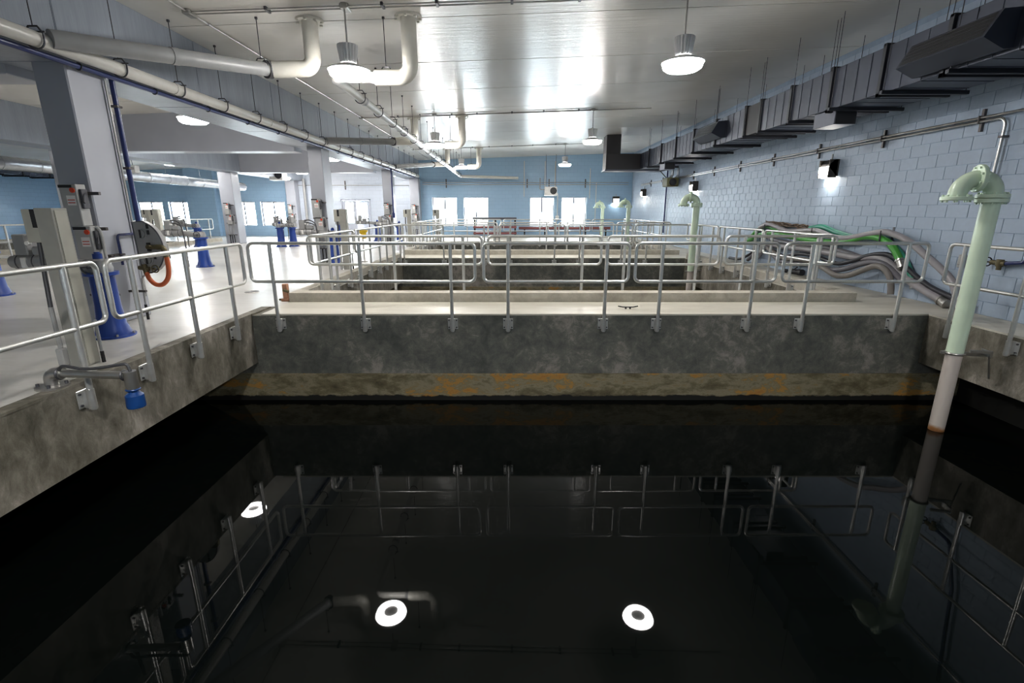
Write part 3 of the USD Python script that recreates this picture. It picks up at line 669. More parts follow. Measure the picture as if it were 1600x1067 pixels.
# ------------------------------------------------------------------ right wall: conduits, lights, blue pipe, heater
XW = 7.145
t = thing('conduit', 'pair of steel conduits running the length of the right wall', 'conduit')
b = MB(); b.cyl((XW - .065, 5.0, 2.885), (XW - .065, 28.2, 2.885), .018, 10); b.build('upper_conduit', 'steel', t)
b = MB(); b.tube(fillet([(XW - .065, 28.2, 2.83), (XW - .065, 7.62, 2.83), (XW - .065, 7.62, .05)], .12, 6), .021, 10); b.build('lower_conduit', 'steel', t)
b = MB()
for z in (2.55, 1.2): b.box(XW - .10, XW, 7.58, 7.66, z, z + .03, .005)
each(b, 'clamp', 'strut', t)
strut0 = None
for k in range(10):
    y = 8.05 + 2.04 * k
    l = f'short dark strut channel holding the wall conduits, {ORD[k]} from the camera'
    if strut0 is None:
        strut0 = thing('strut_channel', l, 'strut', (XW, y, 2.85), 0, 'strut channels on the right wall')
        b = MB(); b.box(-.042, -.0, -.022, .022, -.16, .16, .003); b.build('channel', 'strut', strut0, smooth=False)
        b = MB()
        for z in (-.02, .035): b.box(-.095, -.03, -.014, .014, z - .028, z + .028, .006)
        each(b, 'pipe_strap', 'strut', strut0)
    else: dup(strut0, 'strut_channel', l, (XW, y, 2.85))

def make_wall_lamp(t):
    b = MB(); b.prism(Polygon([(0, -.16), (0, .19), (-.10, .19), (-.19, .10), (-.20, .02), (-.03, -.16)]), -.19, .19, 'xz'); b.build('housing', 'bronze', t, smooth=False)
    b = MB(); b.prism(Polygon([(-.045, -.15), (-.205, .015), (-.20, .05), (-.215, .045), (-.225, -.06), (-.16, -.19), (-.05, -.20)]), -.165, .165, 'xz'); b.build('glowing_lens', 'wall_lens', t, smooth=False)
    b = MB()
    for yy in (-.19, .17): b.box(-.215, -.03, yy, yy + .02, -.19, .19, .004)
    each(b, 'side_frame', 'bronze', t, False)
    b = MB(); b.cyl((-.06, 0, .19), (-.06, 0, .31), .018, 8); b.build('conduit_stub', 'steel', t)
wl = {}
for i, y in enumerate((11.55, 19.95, 27.5)):
    once(wl, 0, make_wall_lamp, 'wall_lamp', ['lit bronze wall lamp nearest the camera, above the hoses', 'lit wall lamp beside the olive unit heater', 'farthest lit wall lamp on the right wall'][i], 'wall lamp', (XW, y, 2.42), 0, 'wall lamps on the right wall')
once(wl, 0, make_wall_lamp, 'wall_lamp', 'wall lamp on the blue end wall right of the windows', 'wall lamp', (6.2, YB - .0, 2.12), 90)

t = thing('water_pipe', 'thin blue pipe dropping down the right wall behind the tanks', 'pipe')
b = MB(); b.cyl((XW - .06, 23.6, .5), (XW - .06, 23.6, 3.3), .032, 10); b.build('pipe_drop', 'blue_pipe', t)
t = thing('hose_bib', 'brass hose valve on a dark blue pipe at the right frame edge', 'valve')
MB().tube(fillet([(XW - .08, 6.42, 3.2), (XW - .08, 6.60, 1.55), (XW - .08, 6.82, .84), (XW - .08, 7.1, .80)], .08, 6), .027, 10).build('pipe_drop', 'blue_pipe', t)
b = MB(); b.cyl((XW - .08, 7.08, .80), (XW - .08, 7.3, .80), .035, 12); b.cyl((XW - .08, 7.17, .80), (XW - .08, 7.17, .70), .032, 12); b.lathe([(0, -.05), (.045, -.05), (.05, 0), (.045, .05), (0, .05)], (XW - .08, 7.17, .80), 14); b.build('valve_body', 'brass', t)
b = MB(); b.torus((XW - .08, 7.36, .80), .062, .009, 'y', 20, 6); b.cyl((XW - .08, 7.3, .80), (XW - .08, 7.37, .80), .012, 8); b.box(XW - .14, XW - .02, 7.355, 7.365, .794, .806); b.build('hand_wheel', 'black', t)
t = thing('wall_outlet', 'small grey outlet box on the right wall by the green standpipe', 'outlet')
b = MB(); b.box(XW - .05, XW, 7.78, 7.9, .66, .86, .01); o = b.build('box_body', 'enclosure_grey', t, smooth=False)
MB().box(XW - .065, XW - .05, 7.80, 7.88, .70, .82, .006).build('cover_flap', 'steel', t, smooth=False)

t = thing('unit_heater', 'olive unit heater hung from the duct corner on the right wall', 'heater')
b = MB(); b.box(6.55, 7.05, 21.8, 22.45, 2.50, 2.86, .03); b.build('casing', 'heater_olive', t, smooth=False)
b = MB(); b.lathe([(.0, 21.76), (.13, 21.76), (.16, 21.81)], (6.8, 0, 2.68), 20, 'y'); b.build('fan_ring', 'black', t)
MB().box(6.6, 7.0, 21.77, 21.80, 2.50, 2.54, .004).build('yellow_trim', 'brass', t, smooth=False)
for xx in (6.78, 7.02): MB().tube(fillet([(xx, 21.9, 3.25), (xx, 21.9, 2.95), (xx - .1, 21.9, 2.84)], .08), .055, 14).build('flue_pipe', 'galvanised', t)
b = MB(); b.cyl((6.6, 22.1, 2.86), (6.25, 22.1, 3.2), .02, 6); b.cyl((7.05, 22.1, 2.9), (7.1, 22.1, 3.2), .015, 6); each(b, 'brace', 'strut', t)

# ------------------------------------------------------------------ pale green standpipes
def make_standpipe(t):
    MB().cyl((0, 0, -2.2), (0, 0, -.30), .091, 24).build('lower_pipe', 'pale_pipe', t)
    MB().cyl((0, 0, -.30), (0, 0, 1.66), .096, 24).build('riser', 'pale_green', t)
    def flange(c, axis, name='flange'):
        b = MB(); k = {'z': 2, 'y': 1, 'x': 0}[axis]
        b.lathe([(.0, -.024), (.158, -.024), (.163, -.018), (.163, .018), (.158, .024), (0, .024)], c, 28, axis)
        for q in range(8):
            a = (q + .5) * PI / 4; o = [.132 * math.cos(a), .132 * math.sin(a)]; p = list(c); i = 0
            for j in range(3):
                if j != k: p[j] += o[i]; i += 1
            p0, p1 = list(p), list(p); p0[k] -= .045; p1[k] += .045; b.cyl(p0, p1, .014, 6)
        b.build(name, 'pale_green', t)
    z = 1.68; flange((0, 0, z - .026), 'z'); flange((0, 0, z + .026), 'z')
    A = np.linspace(0, PI / 2, 10); R = .185
    MB().tube([(0, 0, z)] + [(-R + R * math.cos(a), 0, z + .05 + R * math.sin(a)) for a in A], .098, 22).build('elbow', 'pale_green', t)
    MB().tube([(-R - R * math.sin(a), 0, z + .05 + R * math.cos(a)) for a in A] + [(-2 * R, 0, z)], .098, 22).build('elbow', 'pale_green', t)
    flange((-R, 0, z + .05 + R), 'x'); flange((-2 * R, 0, z + .0), 'z')
    b = MB(); b.torus((0, 0, -.29), .103, .014, 'z', 24, 8); b.box(-.16, -.09, -.02, .02, -.31, -.27, .005); b.box(.09, .42, .02, .05, -.33, -.28, .005); b.box(.09, .34, -.14, -.11, -.25, -.21, .005); b.box(.31, .34, -.14, .05, -.30, -.22, .005)
    b.tube([(.32, -.1, -.24), (.46, .02, -.62)], .012, 6); b.build('support_clamp', 'steel', t)
sp = {}
for i, (x, y) in enumerate(((5.88, 6.27), (5.50, 15.2), (5.50, 24.0), (5.2, 29.2))):
    once(sp, 0, make_standpipe, 'standpipe', ['pale green gooseneck standpipe with bolted flanges rising from the nearest tank', 'pale green gooseneck standpipe in the second tank', 'pale green gooseneck standpipe in the third tank', 'smallest pale green gooseneck pipe at the far end'][i], 'standpipe', (x, y, 0), -14, 'gooseneck standpipes')

# ------------------------------------------------------------------ suction hoses hung on the right wall
def hose(label, m, x, pts, r, ends=(), x2=None):
    t = thing('suction_hose', label, 'hose', group='hoses hung on the right wall')
    n = len(pts); P = [(x + ((x2 - x) * i / (n - 1) if x2 else 0), a, max(b, r + .004)) for i, (a, b) in enumerate(pts)]
    S = spline(P, 6); MB().tube(S, r, 14).build('hose_body', m, t)
    for e in ends:
        S_ = S if e == 1 else S[::-1]; p, q = np.array(S_[-1]), np.array(S_[-3]); dd = (p - q) / np.linalg.norm(p - q)
        b = MB(); b.tube([p - dd * .10, p + dd * .06], r * 1.12, 14); b.tube([p - dd * .085, p - dd * .06], r * 1.3, 14); b.tube([p + dd * .03, p + dd * .075], r * 1.28, 14); b.build('end_coupling', 'steel', t)
hose('teal green hose with a dark free end, hung highest in the middle', 'hose_teal', 7.06, [(11.93, 1.12), (11.47, 1.17), (10.94, 1.07), (10.34, 1.0), (9.79, 1.03), (9.44, .98), (9.13, .84), (8.85, .61), (8.69, .41), (8.61, .28)], .055, (1,))
hose('bright green thick hose draped over the hooks', 'hose_green', 6.98, [(14.95, .60), (14.23, .84), (13.54, .94), (12.74, .91), (11.83, .87), (10.91, .86), (10.4, .92), (9.95, 1.03), (9.57, 1.03), (9.24, .94), (9.01, .76), (8.88, .60)], .062, (1, 0))
hose('short green hose arching over the farthest hook', 'hose_green', 7.07, [(15.0, .62), (14.61, .93), (14.06, 1.10), (13.49, 1.04), (12.6, .96), (11.77, .93)], .052)
hose('grey hose over the nearest hook, reaching down to the walkway', 'hose_grey', 6.96, [(14.17, 1.05), (13.77, 1.17), (13.24, 1.11), (12.67, 1.03), (11.95, 1.07), (11.45, 1.08), (10.96, .99), (10.45, .97), (9.93, 1.06), (9.46, 1.14), (9.14, 1.11), (8.75, 1.0), (8.38, .81), (8.07, .65), (7.82, .50), (7.67, .34), (7.57, .13)], .056, (1,))
hose('mauve grey hose slung lower, its end lying on the walkway', 'hose_grey', 7.03, [(14.22, .23), (13.74, .60), (13.06, .62), (11.91, .63), (10.94, .62), (10.1, .60), (9.64, .66), (9.32, .62), (8.96, .46), (8.63, .32), (8.25, .20), (7.89, .09)], .066, (1,))
hose('black hose weaving between the grey ones', 'hose_black', 6.9, [(15.74, .07), (15.07, .11), (14.42, .32), (14.1, .56), (13.26, .49), (12.69, .40), (12.05, .51), (11.39, .51), (10.67, .43), (10.18, .53), (9.74, .68), (9.31, .74), (8.97, .65), (8.66, .48), (8.25, .30), (7.84, .20), (7.43, .12)], .042, (), 7.06)
hose('taupe hose looping down with its open end on the floor', 'hose_taupe', 6.88, [(13.41, .54), (12.65, .38), (11.64, .41), (10.95, .31), (10.47, .2), (10.07, .25), (9.68, .4), (9.39, .51), (9.15, .50), (8.96, .37), (8.88, .20), (8.85, .03)], .055)
hose('slate grey hose sagging just above the taupe one', 'hose_slate', 6.96, [(14.63, .12), (14.22, .36), (13.69, .56), (13.27, .39), (12.81, .26), (12.08, .29), (11.38, .36), (10.79, .28), (10.33, .35), (9.91, .49), (9.57, .57), (9.23, .55), (8.94, .42), (8.73, .31)], .055)
hose('dark slate hose straight along the wall under the green ones', 'hose_slate', 7.08, [(13.9, .80), (13.2, .74), (12.4, .72), (11.5, .73), (10.6, .68), (10.0, .60)], .05)
hook0 = None
for i, (y, z) in enumerate(((9.42, 1.07), (11.6, 1.05), (13.8, 1.06))):
    l = f'black wall hook holding the hoses, {ORD[i]} from the camera'
    if hook0 is None:
        hook0 = thing('wall_hook', l, 'hook', (XW, y, z), 0, 'hose hooks on the right wall')
        b = MB(); b.box(-.012, 0, -.025, .025, -.2, .16, .004); o = b.build('back_plate', 'dark_steel', hook0, smooth=False)
        b = MB(); b.tube(fillet([(-.005, 0, -.12), (-.24, 0, -.12), (-.24, 0, .10)], .03, 5), .013, 8); b.build('hook_arm', 'dark_steel', hook0)
    else: dup(hook0, 'wall_hook', l, (XW, y, z))
t = thing('rope_tangle', 'tangle of brown frayed rope lying on top of the farthest hoses', 'rope')
for k in range(9):
    p = [(7.02 + rng.uniform(-.08, .08), 13.9 - 1.9 * (j / 9) + rng.uniform(-.1, .1), 1.2 - .06 * j / 9 + rng.uniform(-.035, .05)) for j in range(10)]
    MB().tube(spline(p, 4), .016, 6).build('rope', 'rope', t)
t = thing('hose_coupling', 'loose black cam coupling lying by the wall base', 'coupling')
b = MB(); b.cyl((6.95, 12.3, .07), (7.02, 12.05, .07), .065, 14); b.cyl((7.02, 12.05, .07), (7.04, 11.95, .07), .08, 14); b.build('coupling_body', 'black', t)
b = MB(); b.tube([(6.95, 12.15, .13), (6.93, 12.0, .2)], .014, 6); b.cyl((6.98, 12.5, .05), (6.9, 12.6, .05), .045, 10); b.build('cam_lever', 'black', t)

# ------------------------------------------------------------------ equipment along the columns
def make_switches(t):
    """two safety switches on strut channels with their conduits; origin at the column's front face at the floor"""
    for k, z in enumerate((1.34, .90)):
        x = -.03 + .07 * k
        e = MB(); e.box(x - .12, x + .10, -.20, -.045, z, z + .52 - .08 * k, .008); o = e.build('enclosure', 'enclosure_grey', t, smooth=False)
        tp = z + .52 - .08 * k
        m = MB(); m.box(x - .12, x + .05, -.206, -.20, tp - .045, tp - .01); m.build('name_strip', 'black', o, smooth=False)
        m = MB(); m.cyl((x + .055, -.215, tp - .075), (x + .055, -.20, tp - .075), .032, 16); m.build('red_tag', 'red', o)
        m = MB(); m.box(x - .04, x + .07, -.205, -.199, tp - .26, tp - .14); m.build('warning_label', 'label_white', o, smooth=False)
        m = MB()
        for q in range(2): m.box(x - .03, x + .06, -.207, -.204, tp - .20 - .035 * q, tp - .188 - .035 * q)
        each(m, 'label_line', 'label_red', o, False)
        m = MB(); m.box(x + .10, x + .135, -.17, -.07, tp - .30, tp - .06, .006); m.tube([(x + .125, -.13, tp - .12), (x + .16, -.19, tp - .23)], .014, 8); m.build('switch_handle', 'dark_steel', o)
    for z in (.94, 1.30, 1.75):
        MB().box(-.21, .22, -.045, -.003, z - .02, z + .02, .003).build('strut_rail', 'strut', t, smooth=False)
    for x in (-.10, 0.0, .10):
        c = MB(); c.cyl((x, -.09, .42), (x, -.09, .92), .016, 10); c.build('conduit', 'enclosure_grey', t)
        c = MB(); c.cyl((x, -.09, .0), (x, -.09, .42), .018, 10); c.build('wrapped_conduit', 'black', t)
    c = MB(); c.tube(fillet([(.05, -.10, 1.30), (.17, -.10, 1.34), (.19, -.10, 1.2), (.19, -.10, .82)], .05, 4), .02, 10); c.build('flex_conduit', 'enclosure_grey', t)
    MB().box(-.2, .2, -.035, -.003, .40, .43, .003).build('strut_rail', 'strut', t, smooth=False)
sw = {}
swl = ['pair of grey safety switches with red tags on the nearest column', 'pair of grey safety switches on the middle column', 'pair of grey safety switches on the farthest near-row column']
for i, yc in enumerate(COLY):
    once(sw, 0, make_switches, 'safety_switch', swl[i], 'switch box', (-5.60 if i == 0 else -5.71, yc, 0), 0, 'safety switches on the columns')
once(sw, 0, make_switches, 'safety_switch', 'pair of small grey safety switches on the far-row column between the windows', 'switch box', (MIR + 5.65, COLY[2], 0))
once(sw, 0, make_switches, 'safety_switch', 'pair of grey safety switches on the pilaster at the end of the beam', 'switch box', (-5.73, YB - .55, 0))
once(sw, 0, make_switches, 'safety_switch', 'pair of small safety switches on the far pilaster beside the twin blue pedestals', 'switch box', (MIR + 5.7, YB - .55, 0))

def make_actuator(t):
    b = MB(); b.lathe([(0, 0), (.235, 0), (.235, .022), (.20, .03), (.155, .16), (.135, .40), (.13, .76), (.18, .77), (.18, .81), (.0, .81)], n=28); b.build('pedestal', 'actuator_blue', t)
    n = MB()
    for k in range(6): a = k * PI / 3 + .3; n.cyl((.215 * math.cos(a), .215 * math.sin(a), .02), (.215 * math.cos(a), .215 * math.sin(a), .05), .014, 6)
    tag(n.build('anchor_bolts', 'steel', t), kind='stuff')
    b = MB(); b.lathe([(0, .81), (.13, .81), (.135, .86), (.11, .95), (.05, .97), (0, .97)], n=20); b.box(-.16, .06, -.09, .09, .82, .93, .02); g = b.build('gearbox', 'machine_grey', t)
    b = MB(); b.cyl((0, 0, .96), (0, 0, 1.03), .05, 12); b.cyl((0, 0, 1.03), (0, 0, 1.05), .03, 12); b.build('stem_cover', 'actuator_blue', t)
    b = MB(); b.cyl((-.98, 0, .93), (-.52, 0, .93), .092, 20); b.cyl((-.56, 0, .93), (-.10, 0, .88), .07, 16); b.cyl((-1.04, 0, .93), (-.98, 0, .93), .075, 20); o = b.build('motor', 'machine_grey', t)
    b = MB()
    for x in (-.93, -.73, -.56): b.torus((x, 0, .93), .094, .007, 'x', 22, 6)
    each(b, 'motor_ring', 'dark_steel', o)
    MB().box(-.86, -.80, -.1, -.06, .87, .99, .006).build('name_plate', 'label_white', o, smooth=False)
    b = MB(); b.box(-.92, -.76, -.08, .08, 1.01, 1.26, .012); b.box(-.72, -.52, -.08, .06, 1.01, 1.12, .02); o = b.build('terminal_box', 'machine_grey', t)
    b = MB(); b.cyl((-.72, -.06, 1.16), (-.72, -.11, 1.16), .024, 12); b.build('indicator_knob', 'label_white', o)
    for k in range(2):
        c = MB(); c.tube(spline([(-.78, 0, 1.25 - .06 * k), (-.62, -.05, 1.26 - .08 * k), (-.44, -.10, 1.16 - .05 * k), (-.40, -.12, .95), (-.38, -.12, .7), (-.40, -.1, .3), (-.40, -.1, .0)], 6), .018, 8); c.build('flex_cable', 'cable', t)
    b = MB(); b.torus((0, -.17, .88), .085, .010, 'y', 22, 6); b.cyl((0, -.08, .88), (0, -.18, .88), .016, 10); b.box(-.085, .085, -.176, -.164, .873, .887); b.build('hand_wheel', 'dark_steel', t)
ac = {}
for i, (x, y, rz, l) in enumerate(((-5.05, 6.05, 0, 'blue pedestal valve actuator with grey motor in front of the nearest column'), (-5.15, 14.45, 0, 'blue pedestal actuator in front of the middle column, behind the slanted rail'),
        (-5.10, 22.85, 0, 'blue pedestal actuator beside the thin hanging blue pipe'), (-8.62, 13.9, 0, 'blue pedestal actuator standing alone on the pale floor'),
        (-9.95, 21.6, 150, 'left one of the twin blue pedestal actuators before the far window'), (-9.55, 21.9, -20, 'right one of the twin blue pedestal actuators before the far window'),
        (-8.75, 25.7, 40, 'small blue actuator in front of the double door, left'), (-6.85, 25.7, 10, 'small blue actuator in front of the double door, right'),
        (-9.6, 9.1, 0, 'blue pedestal actuator far left, partly cut by the frame edge'), (-13.5, 21.6, 0, 'blue pedestal actuator farthest left beyond the white control posts'))):
    once(ac, 0, make_actuator, 'valve_actuator', l, 'valve actuator', (x, y, 0), rz, 'blue pedestal valve actuators')

def make_post(t):
    b = MB(); b.box(-.085, .085, -.085, .085, 0, 1.56, .004); b.build('post', 'post_grey', t, smooth=False)
    b = MB(); b.box(.086, .092, -.06, .06, .02, 1.54); b.build('cover_strip', 'panel_beige', t, smooth=False)
    b = MB(); b.box(-.235, -.086, -.06, .05, 1.24, 1.55, .008); o = b.build('control_panel', 'panel_beige', t, smooth=False)
    MB().box(-.145, -.088, -.066, -.06, 1.38, 1.55).build('black_label', 'black', o, smooth=False)
    c = MB(); c.tube(fillet([(-.16, -.02, 1.25), (-.16, -.05, .9), (-.13, -.10, .62), (-.13, -.10, .17)], .08, 5), .020, 10); c.build('flex_conduit', 'cable', t)
    c = MB(); c.tube([(-.13, -.10, .62), (-.13, -.10, .14)], .021, 10); c.build('conduit', 'enclosure_grey', t)
    c = MB(); c.box(-.165, -.095, -.14, -.06, 0.02, .20, .012); c.cyl((-.13, -.1, 0), (-.13, -.1, .04), .03, 10); c.build('conduit_fitting', 'enclosure_grey', t, smooth=False)
    c = MB(); c.cyl((.12, .08, .0), (.12, .08, .45), .016, 10); c.build('side_conduit', 'enclosure_grey', t)
    c = MB(); c.cyl((.12, .08, .0), (.12, .08, .12), .018, 10); c.build('red_wrap', 'black', t)
po = {}
for i, (x, y, l) in enumerate(((-4.41, 4.86, 'tall grey control post with beige panel nearest the camera'), (-4.42, 13.3, 'grey control post with beige panel in front of the double door'), (-4.4, 21.7, 'small control post beside the farthest switches'),
        (-11.4, 16.3, 'pale control post with a grey box top in front of the far windows'), (-13.6, 19.0, 'pale control post seen between the two leftmost windows'), (-3.75, 25.6, 'tiny control post against the leftmost tank window'))):
    once(po, 0, make_post, 'control_post', l, 'control post', (x, y, 0), 0, 'control posts along the tanks')

# hose station beside the nearest column
t = thing('hose_station', 'grey half-round hose station panel with dials and a looped orange hose', 'hose station', (-5.42, 7.12, 0))
oc = [(.15, .72), (.13, 1.38), (.28, 1.39)] + [(.22 + .29 * math.cos(a), 1.03 + .36 * math.sin(a)) for a in np.linspace(1.2, -1.35, 16)] + [(.22, .67)]
b = MB(); b.prism(Polygon(oc), -.09, 0, 'xz'); b.build('panel_body', 'machine_grey', t, smooth=False)
b = MB(); b.tube([(x, -.09, z) for x, z in oc], .009, 6, closed=True); b.build('panel_rim', 'dark_steel', t)
for (x, z) in ((.235, 1.22), (.26, .86)):
    b = MB(); b.torus((x, -.095, z), .068, .010, 'y', 22, 6); b.cyl((x, -.11, z), (x, -.09, z), .055, 20); b.build('dial', 'machine_grey', t)
    b = MB(); b.box(x - .012, x + .012, -.125, -.11, z - .055, z + .055, .004); b.build('dial_pointer', 'black', t, smooth=False)
b = MB()
for x, z in ((.335, 1.32), (.335, 1.24), (.37, .9)): b.box(x - .015, x + .015, -.10, -.09, z - .03, z + .03)
b.box(.30, .34, -.13, -.09, .98, 1.10, .005); each(b, 'black_fitting', 'black', t, False)
b = MB(); b.cyl((.30, -.12, 1.04), (.46, -.12, 1.04), .03, 12); b.tube(fillet([(.44, -.12, 1.04), (.53, -.12, 1.04), (.55, -.12, .90)], .06, 5), .036, 12); b.cyl((.37, -.12, 1.04), (.37, -.20, 1.06), .02, 8); b.build('outlet_valve', 'brass', t)
b = MB(); b.tube(spline([(.55, -.12, .92), (.55, -.12, .74), (.52, -.13, .60), (.43, -.13, .515), (.33, -.13, .52), (.25, -.12, .60), (.21, -.10, .70)], 8), .031, 14); b.build('orange_hose', 'hose_orange', t)
b = MB(); b.cyl((.20, -.10, .80), (.215, -.10, .66), .036, 12); b.torus((.36, -.12, .735), .05, .008, 'y', 18, 6); b.cyl((.36, -.12, .735), (.30, -.1, .735), .012, 8); b.cyl((.27, -.1, .735), (.12, -.1, .75), .03, 10); b.build('bottom_valve', 'brass', t)
b = MB(); b.tube(fillet([(.17, -.05, .74), (.17, -.05, .66), (.13, -.1, .60), (.11, -.1, .15)], .05, 4), .014, 8); b.build('drain_tube', 'enclosure_grey', t)
b = MB(); b.cyl((.11, -.1, .0), (.11, -.1, .22), .019, 10); b.build('wrapped_conduit', 'black', t)
b = MB(); b.box(-.12, .16, -.12, -.08, .40, .43, .003); b.build('strut_rail', 'strut', t, smooth=False)

# level sensor arm reaching over the edge of the nearest tank
t = thing('level_sensor', 'steel pipe arm on the deck edge with a hanging blue level sensor', 'sensor', (-4.145, 4.18, 0))
b = MB(); b.lathe([(0, 0), (.125, 0), (.125, .018), (.05, .02), (.05, .05)], n=20); o = b.build('base_flange', 'steel', t)
n = MB()
for k in range(4): a = k * PI / 2 + .5; n.cyl((.1 * math.cos(a), .1 * math.sin(a), .01), (.1 * math.cos(a), .1 * math.sin(a), .045), .014, 6)
tag(n.build('anchor_bolts', 'dark_steel', t), kind='stuff')
MB().tube(fillet([(0, 0, .02), (0, 0, .13), (.12, 0, .13)], .06, 6), .052, 16).build('base_elbow', 'steel', t)
MB().cyl((.09, 0, .13), (.68, 0, .11), .036, 16).build('arm', 'steel', t)
b = MB(); b.torus((.10, 0, .13), .05, .012, 'x', 18, 6); b.torus((.665, 0, .112), .042, .01, 'x', 18, 6); each(b, 'arm_union', 'dark_steel', t)
MB().cyl((.72, 0, -.01), (.72, 0, .15), .052, 18).build('drop_tee', 'steel', t)
b = MB(); b.torus((.72, 0, -.02), .05, .01, 'z', 18, 6); b.lathe([(0, -.19), (.072, -.19), (.075, -.18), (.072, -.075), (.045, -.045), (.03, -.03)], (.72, 0, 0), 20); b.build('sensor_head', 'sensor_blue', t)
MB().tube(spline([(.12, -.03, .17), (.18, -.04, .21), (.34, -.04, .185), (.48, -.03, .19), (.66, -.01, .215), (.71, 0, .21), (.73, 0, .15)], 6), .014, 8).build('sensor_cable', 'cable', t)

# small things around the tanks
t = thing('deck_cleat', 'small black cleat on the walkway behind the nearest tank', 'cleat', (1.87, 7.80, 0))
b = MB(); b.tube([(-.16, 0, .045), (-.08, 0, .03), (.08, 0, .03), (.16, 0, .045)], .010, 8); b.cyl((-.035, 0, 0), (-.035, 0, .03), .016, 8); b.cyl((.035, 0, 0), (.035, 0, .03), .016, 8); b.build('cleat_bar', 'black', t)
t = thing('floor_cleanout', 'dark round cleanout cover set in the pale floor', 'cover', (-5.07, 9.5, 0))
b = MB(); b.lathe([(0, .006), (.11, .006), (.12, .0)], n=24); b.build('cover_plate', 'strut', t)
b = MB(); b.torus((0, 0, .004), .125, .006, 'z', 24, 6); b.build('cover_ring', 'steel', t)
t = thing('coil_bracket', 'copper coloured bracket standing at the corner of the second tank curb', 'bracket', (-3.95, 8.52, 0))
b = MB(); b.box(-.045, .045, -.04, .04, .02, .30, .01); b.box(-.075, .075, -.06, .06, 0, .05, .008); b.build('bracket_body', 'copper', t, smooth=False)
b = MB(); b.cyl((-.02, -.05, .2), (.07, -.05, .17), .025, 10); b.box(-.13, -.05, -.02, .02, .01, .04, .004); b.build('clamp', 'brass', t)
t = thing('eyewash_bowl', 'bright yellow eyewash bowl on a pale stand behind the second tank rail', 'eyewash', (-4.55, 15.3, 0))
b = MB(); b.lathe([(0, .82), (.06, .82), (.15, .90), (.16, .95), (.13, .95), (.05, .86), (0, .86)], n=20); b.cyl((.05, -.02, .7), (.05, -.02, .9), .07, 12); b.build('bowl', 'yellow', t)
b = MB(); b.cyl((0, 0, 0), (0, 0, .82), .025, 10); b.lathe([(0, 0), (.1, 0), (.1, .02), (.03, .03)], n=16); b.build('stand', 'white_paint', t)
t = thing('stop_log_rack', 'dark rack with a grey top and maroon beams before the end wall', 'rack', (-2.2, 29.0, 0))
for x in (.06, 1.25, 2.38):
    MB().box(x - .05, x + .05, -.05, .05, 0, 1.02, .006).build('post', 'black', t, smooth=False)
MB().box(-.02, 2.46, -.3, .3, 1.0, 1.12, .01).build('rack_top', 'dark_steel', t, smooth=False)
for z in (.18, .52): MB().box(-.02, 2.46, -.1, .1, z, z + .12, .008).build('cross_beam', 'maroon', t, smooth=False)
t = thing('gate_beam', 'long maroon steel beam lying on stands before the right windows', 'beam', (.4, 29.75, 0))
MB().box(0, 5.4, -.06, .06, .42, .58, .008).build('beam_body', 'maroon', t, smooth=False)
for k in range(5): MB().box(.3 + k * 1.2, .38 + k * 1.2, -.05, .05, 0, .42, .005).build('stand', 'black', t, smooth=False)

def make_fan_heater(t, L):
    b = MB(); b.box(-.36, .36, -.28, .28, -.25, .25, .03); b.build('casing', 'white_paint', t, smooth=False)
    b = MB(); b.lathe([(0, -.30), (.12, -.30), (.19, -.285), (.2, -.27)], (.14, 0, .02), 22, 'y'); b.build('fan_ring', 'black', t)
    b = MB()
    for x in (-.28, .28): b.cyl((x, 0, .24), (x, 0, L), .012, 6)
    each(b, 'hanger_rod', 'strut', t)
    b = MB(); b.tube(fillet([(-.36, .1, .1), (-.62, .1, .1), (-.62, .1, .75)], .08), .03, 8); b.build('gas_pipe', 'pipe_grey', t)
fh = {}
once(fh, 0, lambda t: make_fan_heater(t, ceil_z(2.25) - 2.58), 'fan_heater', 'white fan heater hung above the right pair of windows', 'heater', (2.25, 29.9, 2.58), 0, 'hanging fan heaters')
once(fh, 1, lambda t: make_fan_heater(t, ceil_z(-12.3) - 3.28), 'fan_heater', 'white fan heater hung over the window beyond the middle column', 'heater', (-12.3, 27.2, 3.28), 0)
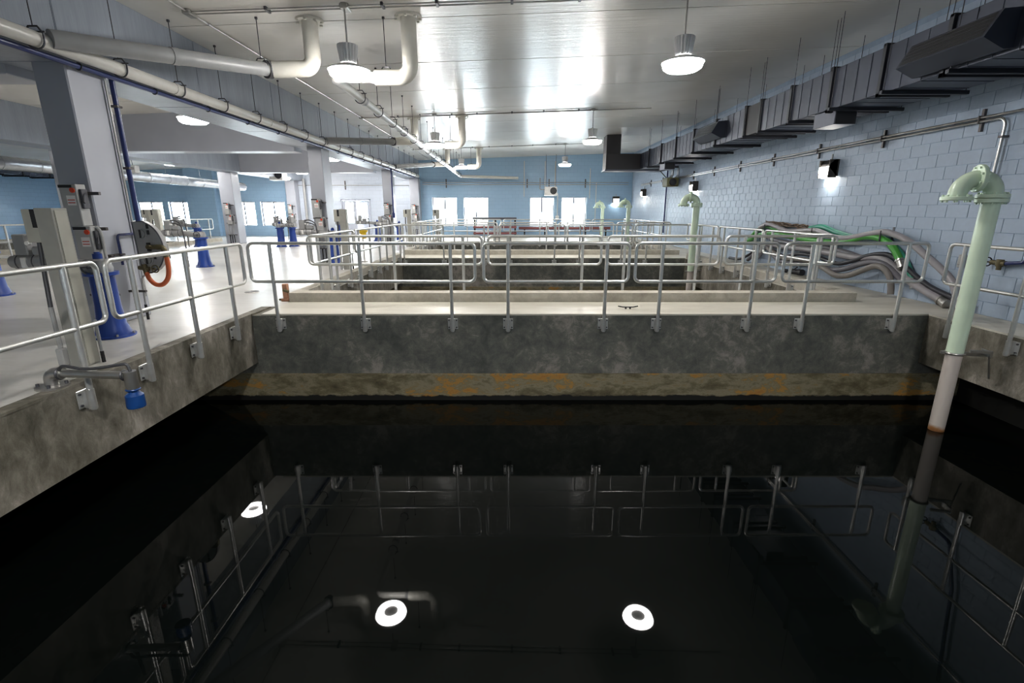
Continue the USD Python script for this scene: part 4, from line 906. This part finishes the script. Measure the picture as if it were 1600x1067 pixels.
for i, (x, y, z, l) in enumerate(((-14.6, 17.2, 2.95, 'left white speaker box hung by the spiral duct'), (-14.5, 19.4, 3.0, 'right white speaker box hung by the spiral duct'))):
    t = thing('speaker_box', l, 'box', (x + .35, y, z))
    b = MB(); b.box(-.16, .16, -.12, .12, -.12, .14, .015); b.build('box_body', 'white_paint', t, smooth=False)
    b = MB(); b.cyl((0, 0, .14), (0, 0, ceil_z(x) - z), .01, 6); b.build('hanger_rod', 'strut', t)
t = thing('conduit', 'horizontal conduits with dark strut stubs across the blue end wall', 'conduit')
b = MB()
for z in (2.98, 3.10): b.cyl((-5.3, YB - .07, z), (6.9, YB - .07, z), .018, 8)
each(b, 'conduit_run', 'steel', t)
b = MB()
for x in (-3.9, .9, 2.2, 4.35): b.box(x - .03, x + .03, YB - .06, YB, 2.8, 3.3, .004)
each(b, 'strut_stub', 'strut', t, False)
t = thing('conduit', 'vertical conduits running down the blue end wall beside the windows', 'conduit')
b = MB()
for x, z0, z1 in ((.72, 2.3, 4.3), (2.72, .9, 2.5), (4.62, 2.2, 3.9), (5.0, .6, 3.1), (1.95, 2.6, 4.3), (2.55, 2.6, 4.3)): b.cyl((x, YB - .05, z0), (x, YB - .05, z1), .022, 8)
each(b, 'conduit_run', 'pipe_white', t)
b = MB(); b.box(2.62, 2.82, YB - .09, YB, 1.0, 1.2, .01); b.build('switch_box', 'white_paint', t, smooth=False)
t = thing('conduit', 'dark conduits across the pale wall above the double door', 'conduit')
b = MB(); b.cyl((-12.9, YB - .08, 2.95), (-5.9, YB - .08, 2.95), .018, 8); b.build('conduit_run', 'steel', t)
b = MB()
for x in (-12.3, -9.9, -7.2): b.box(x - .03, x + .03, YB - .07, YB, 2.7, 3.2, .004)
each(b, 'strut_stub', 'strut', t, False)
t = thing('wall_pipe', 'grey standing pipe beside the far pilaster', 'pipe')
MB().tube(fillet([(MIR + 6.45, YB - .3, 3.3), (MIR + 6.45, YB - .3, .12), (MIR + 6.9, YB - .3, .12)], .1), .075, 14).build('pipe_run', 'machine_grey', t)
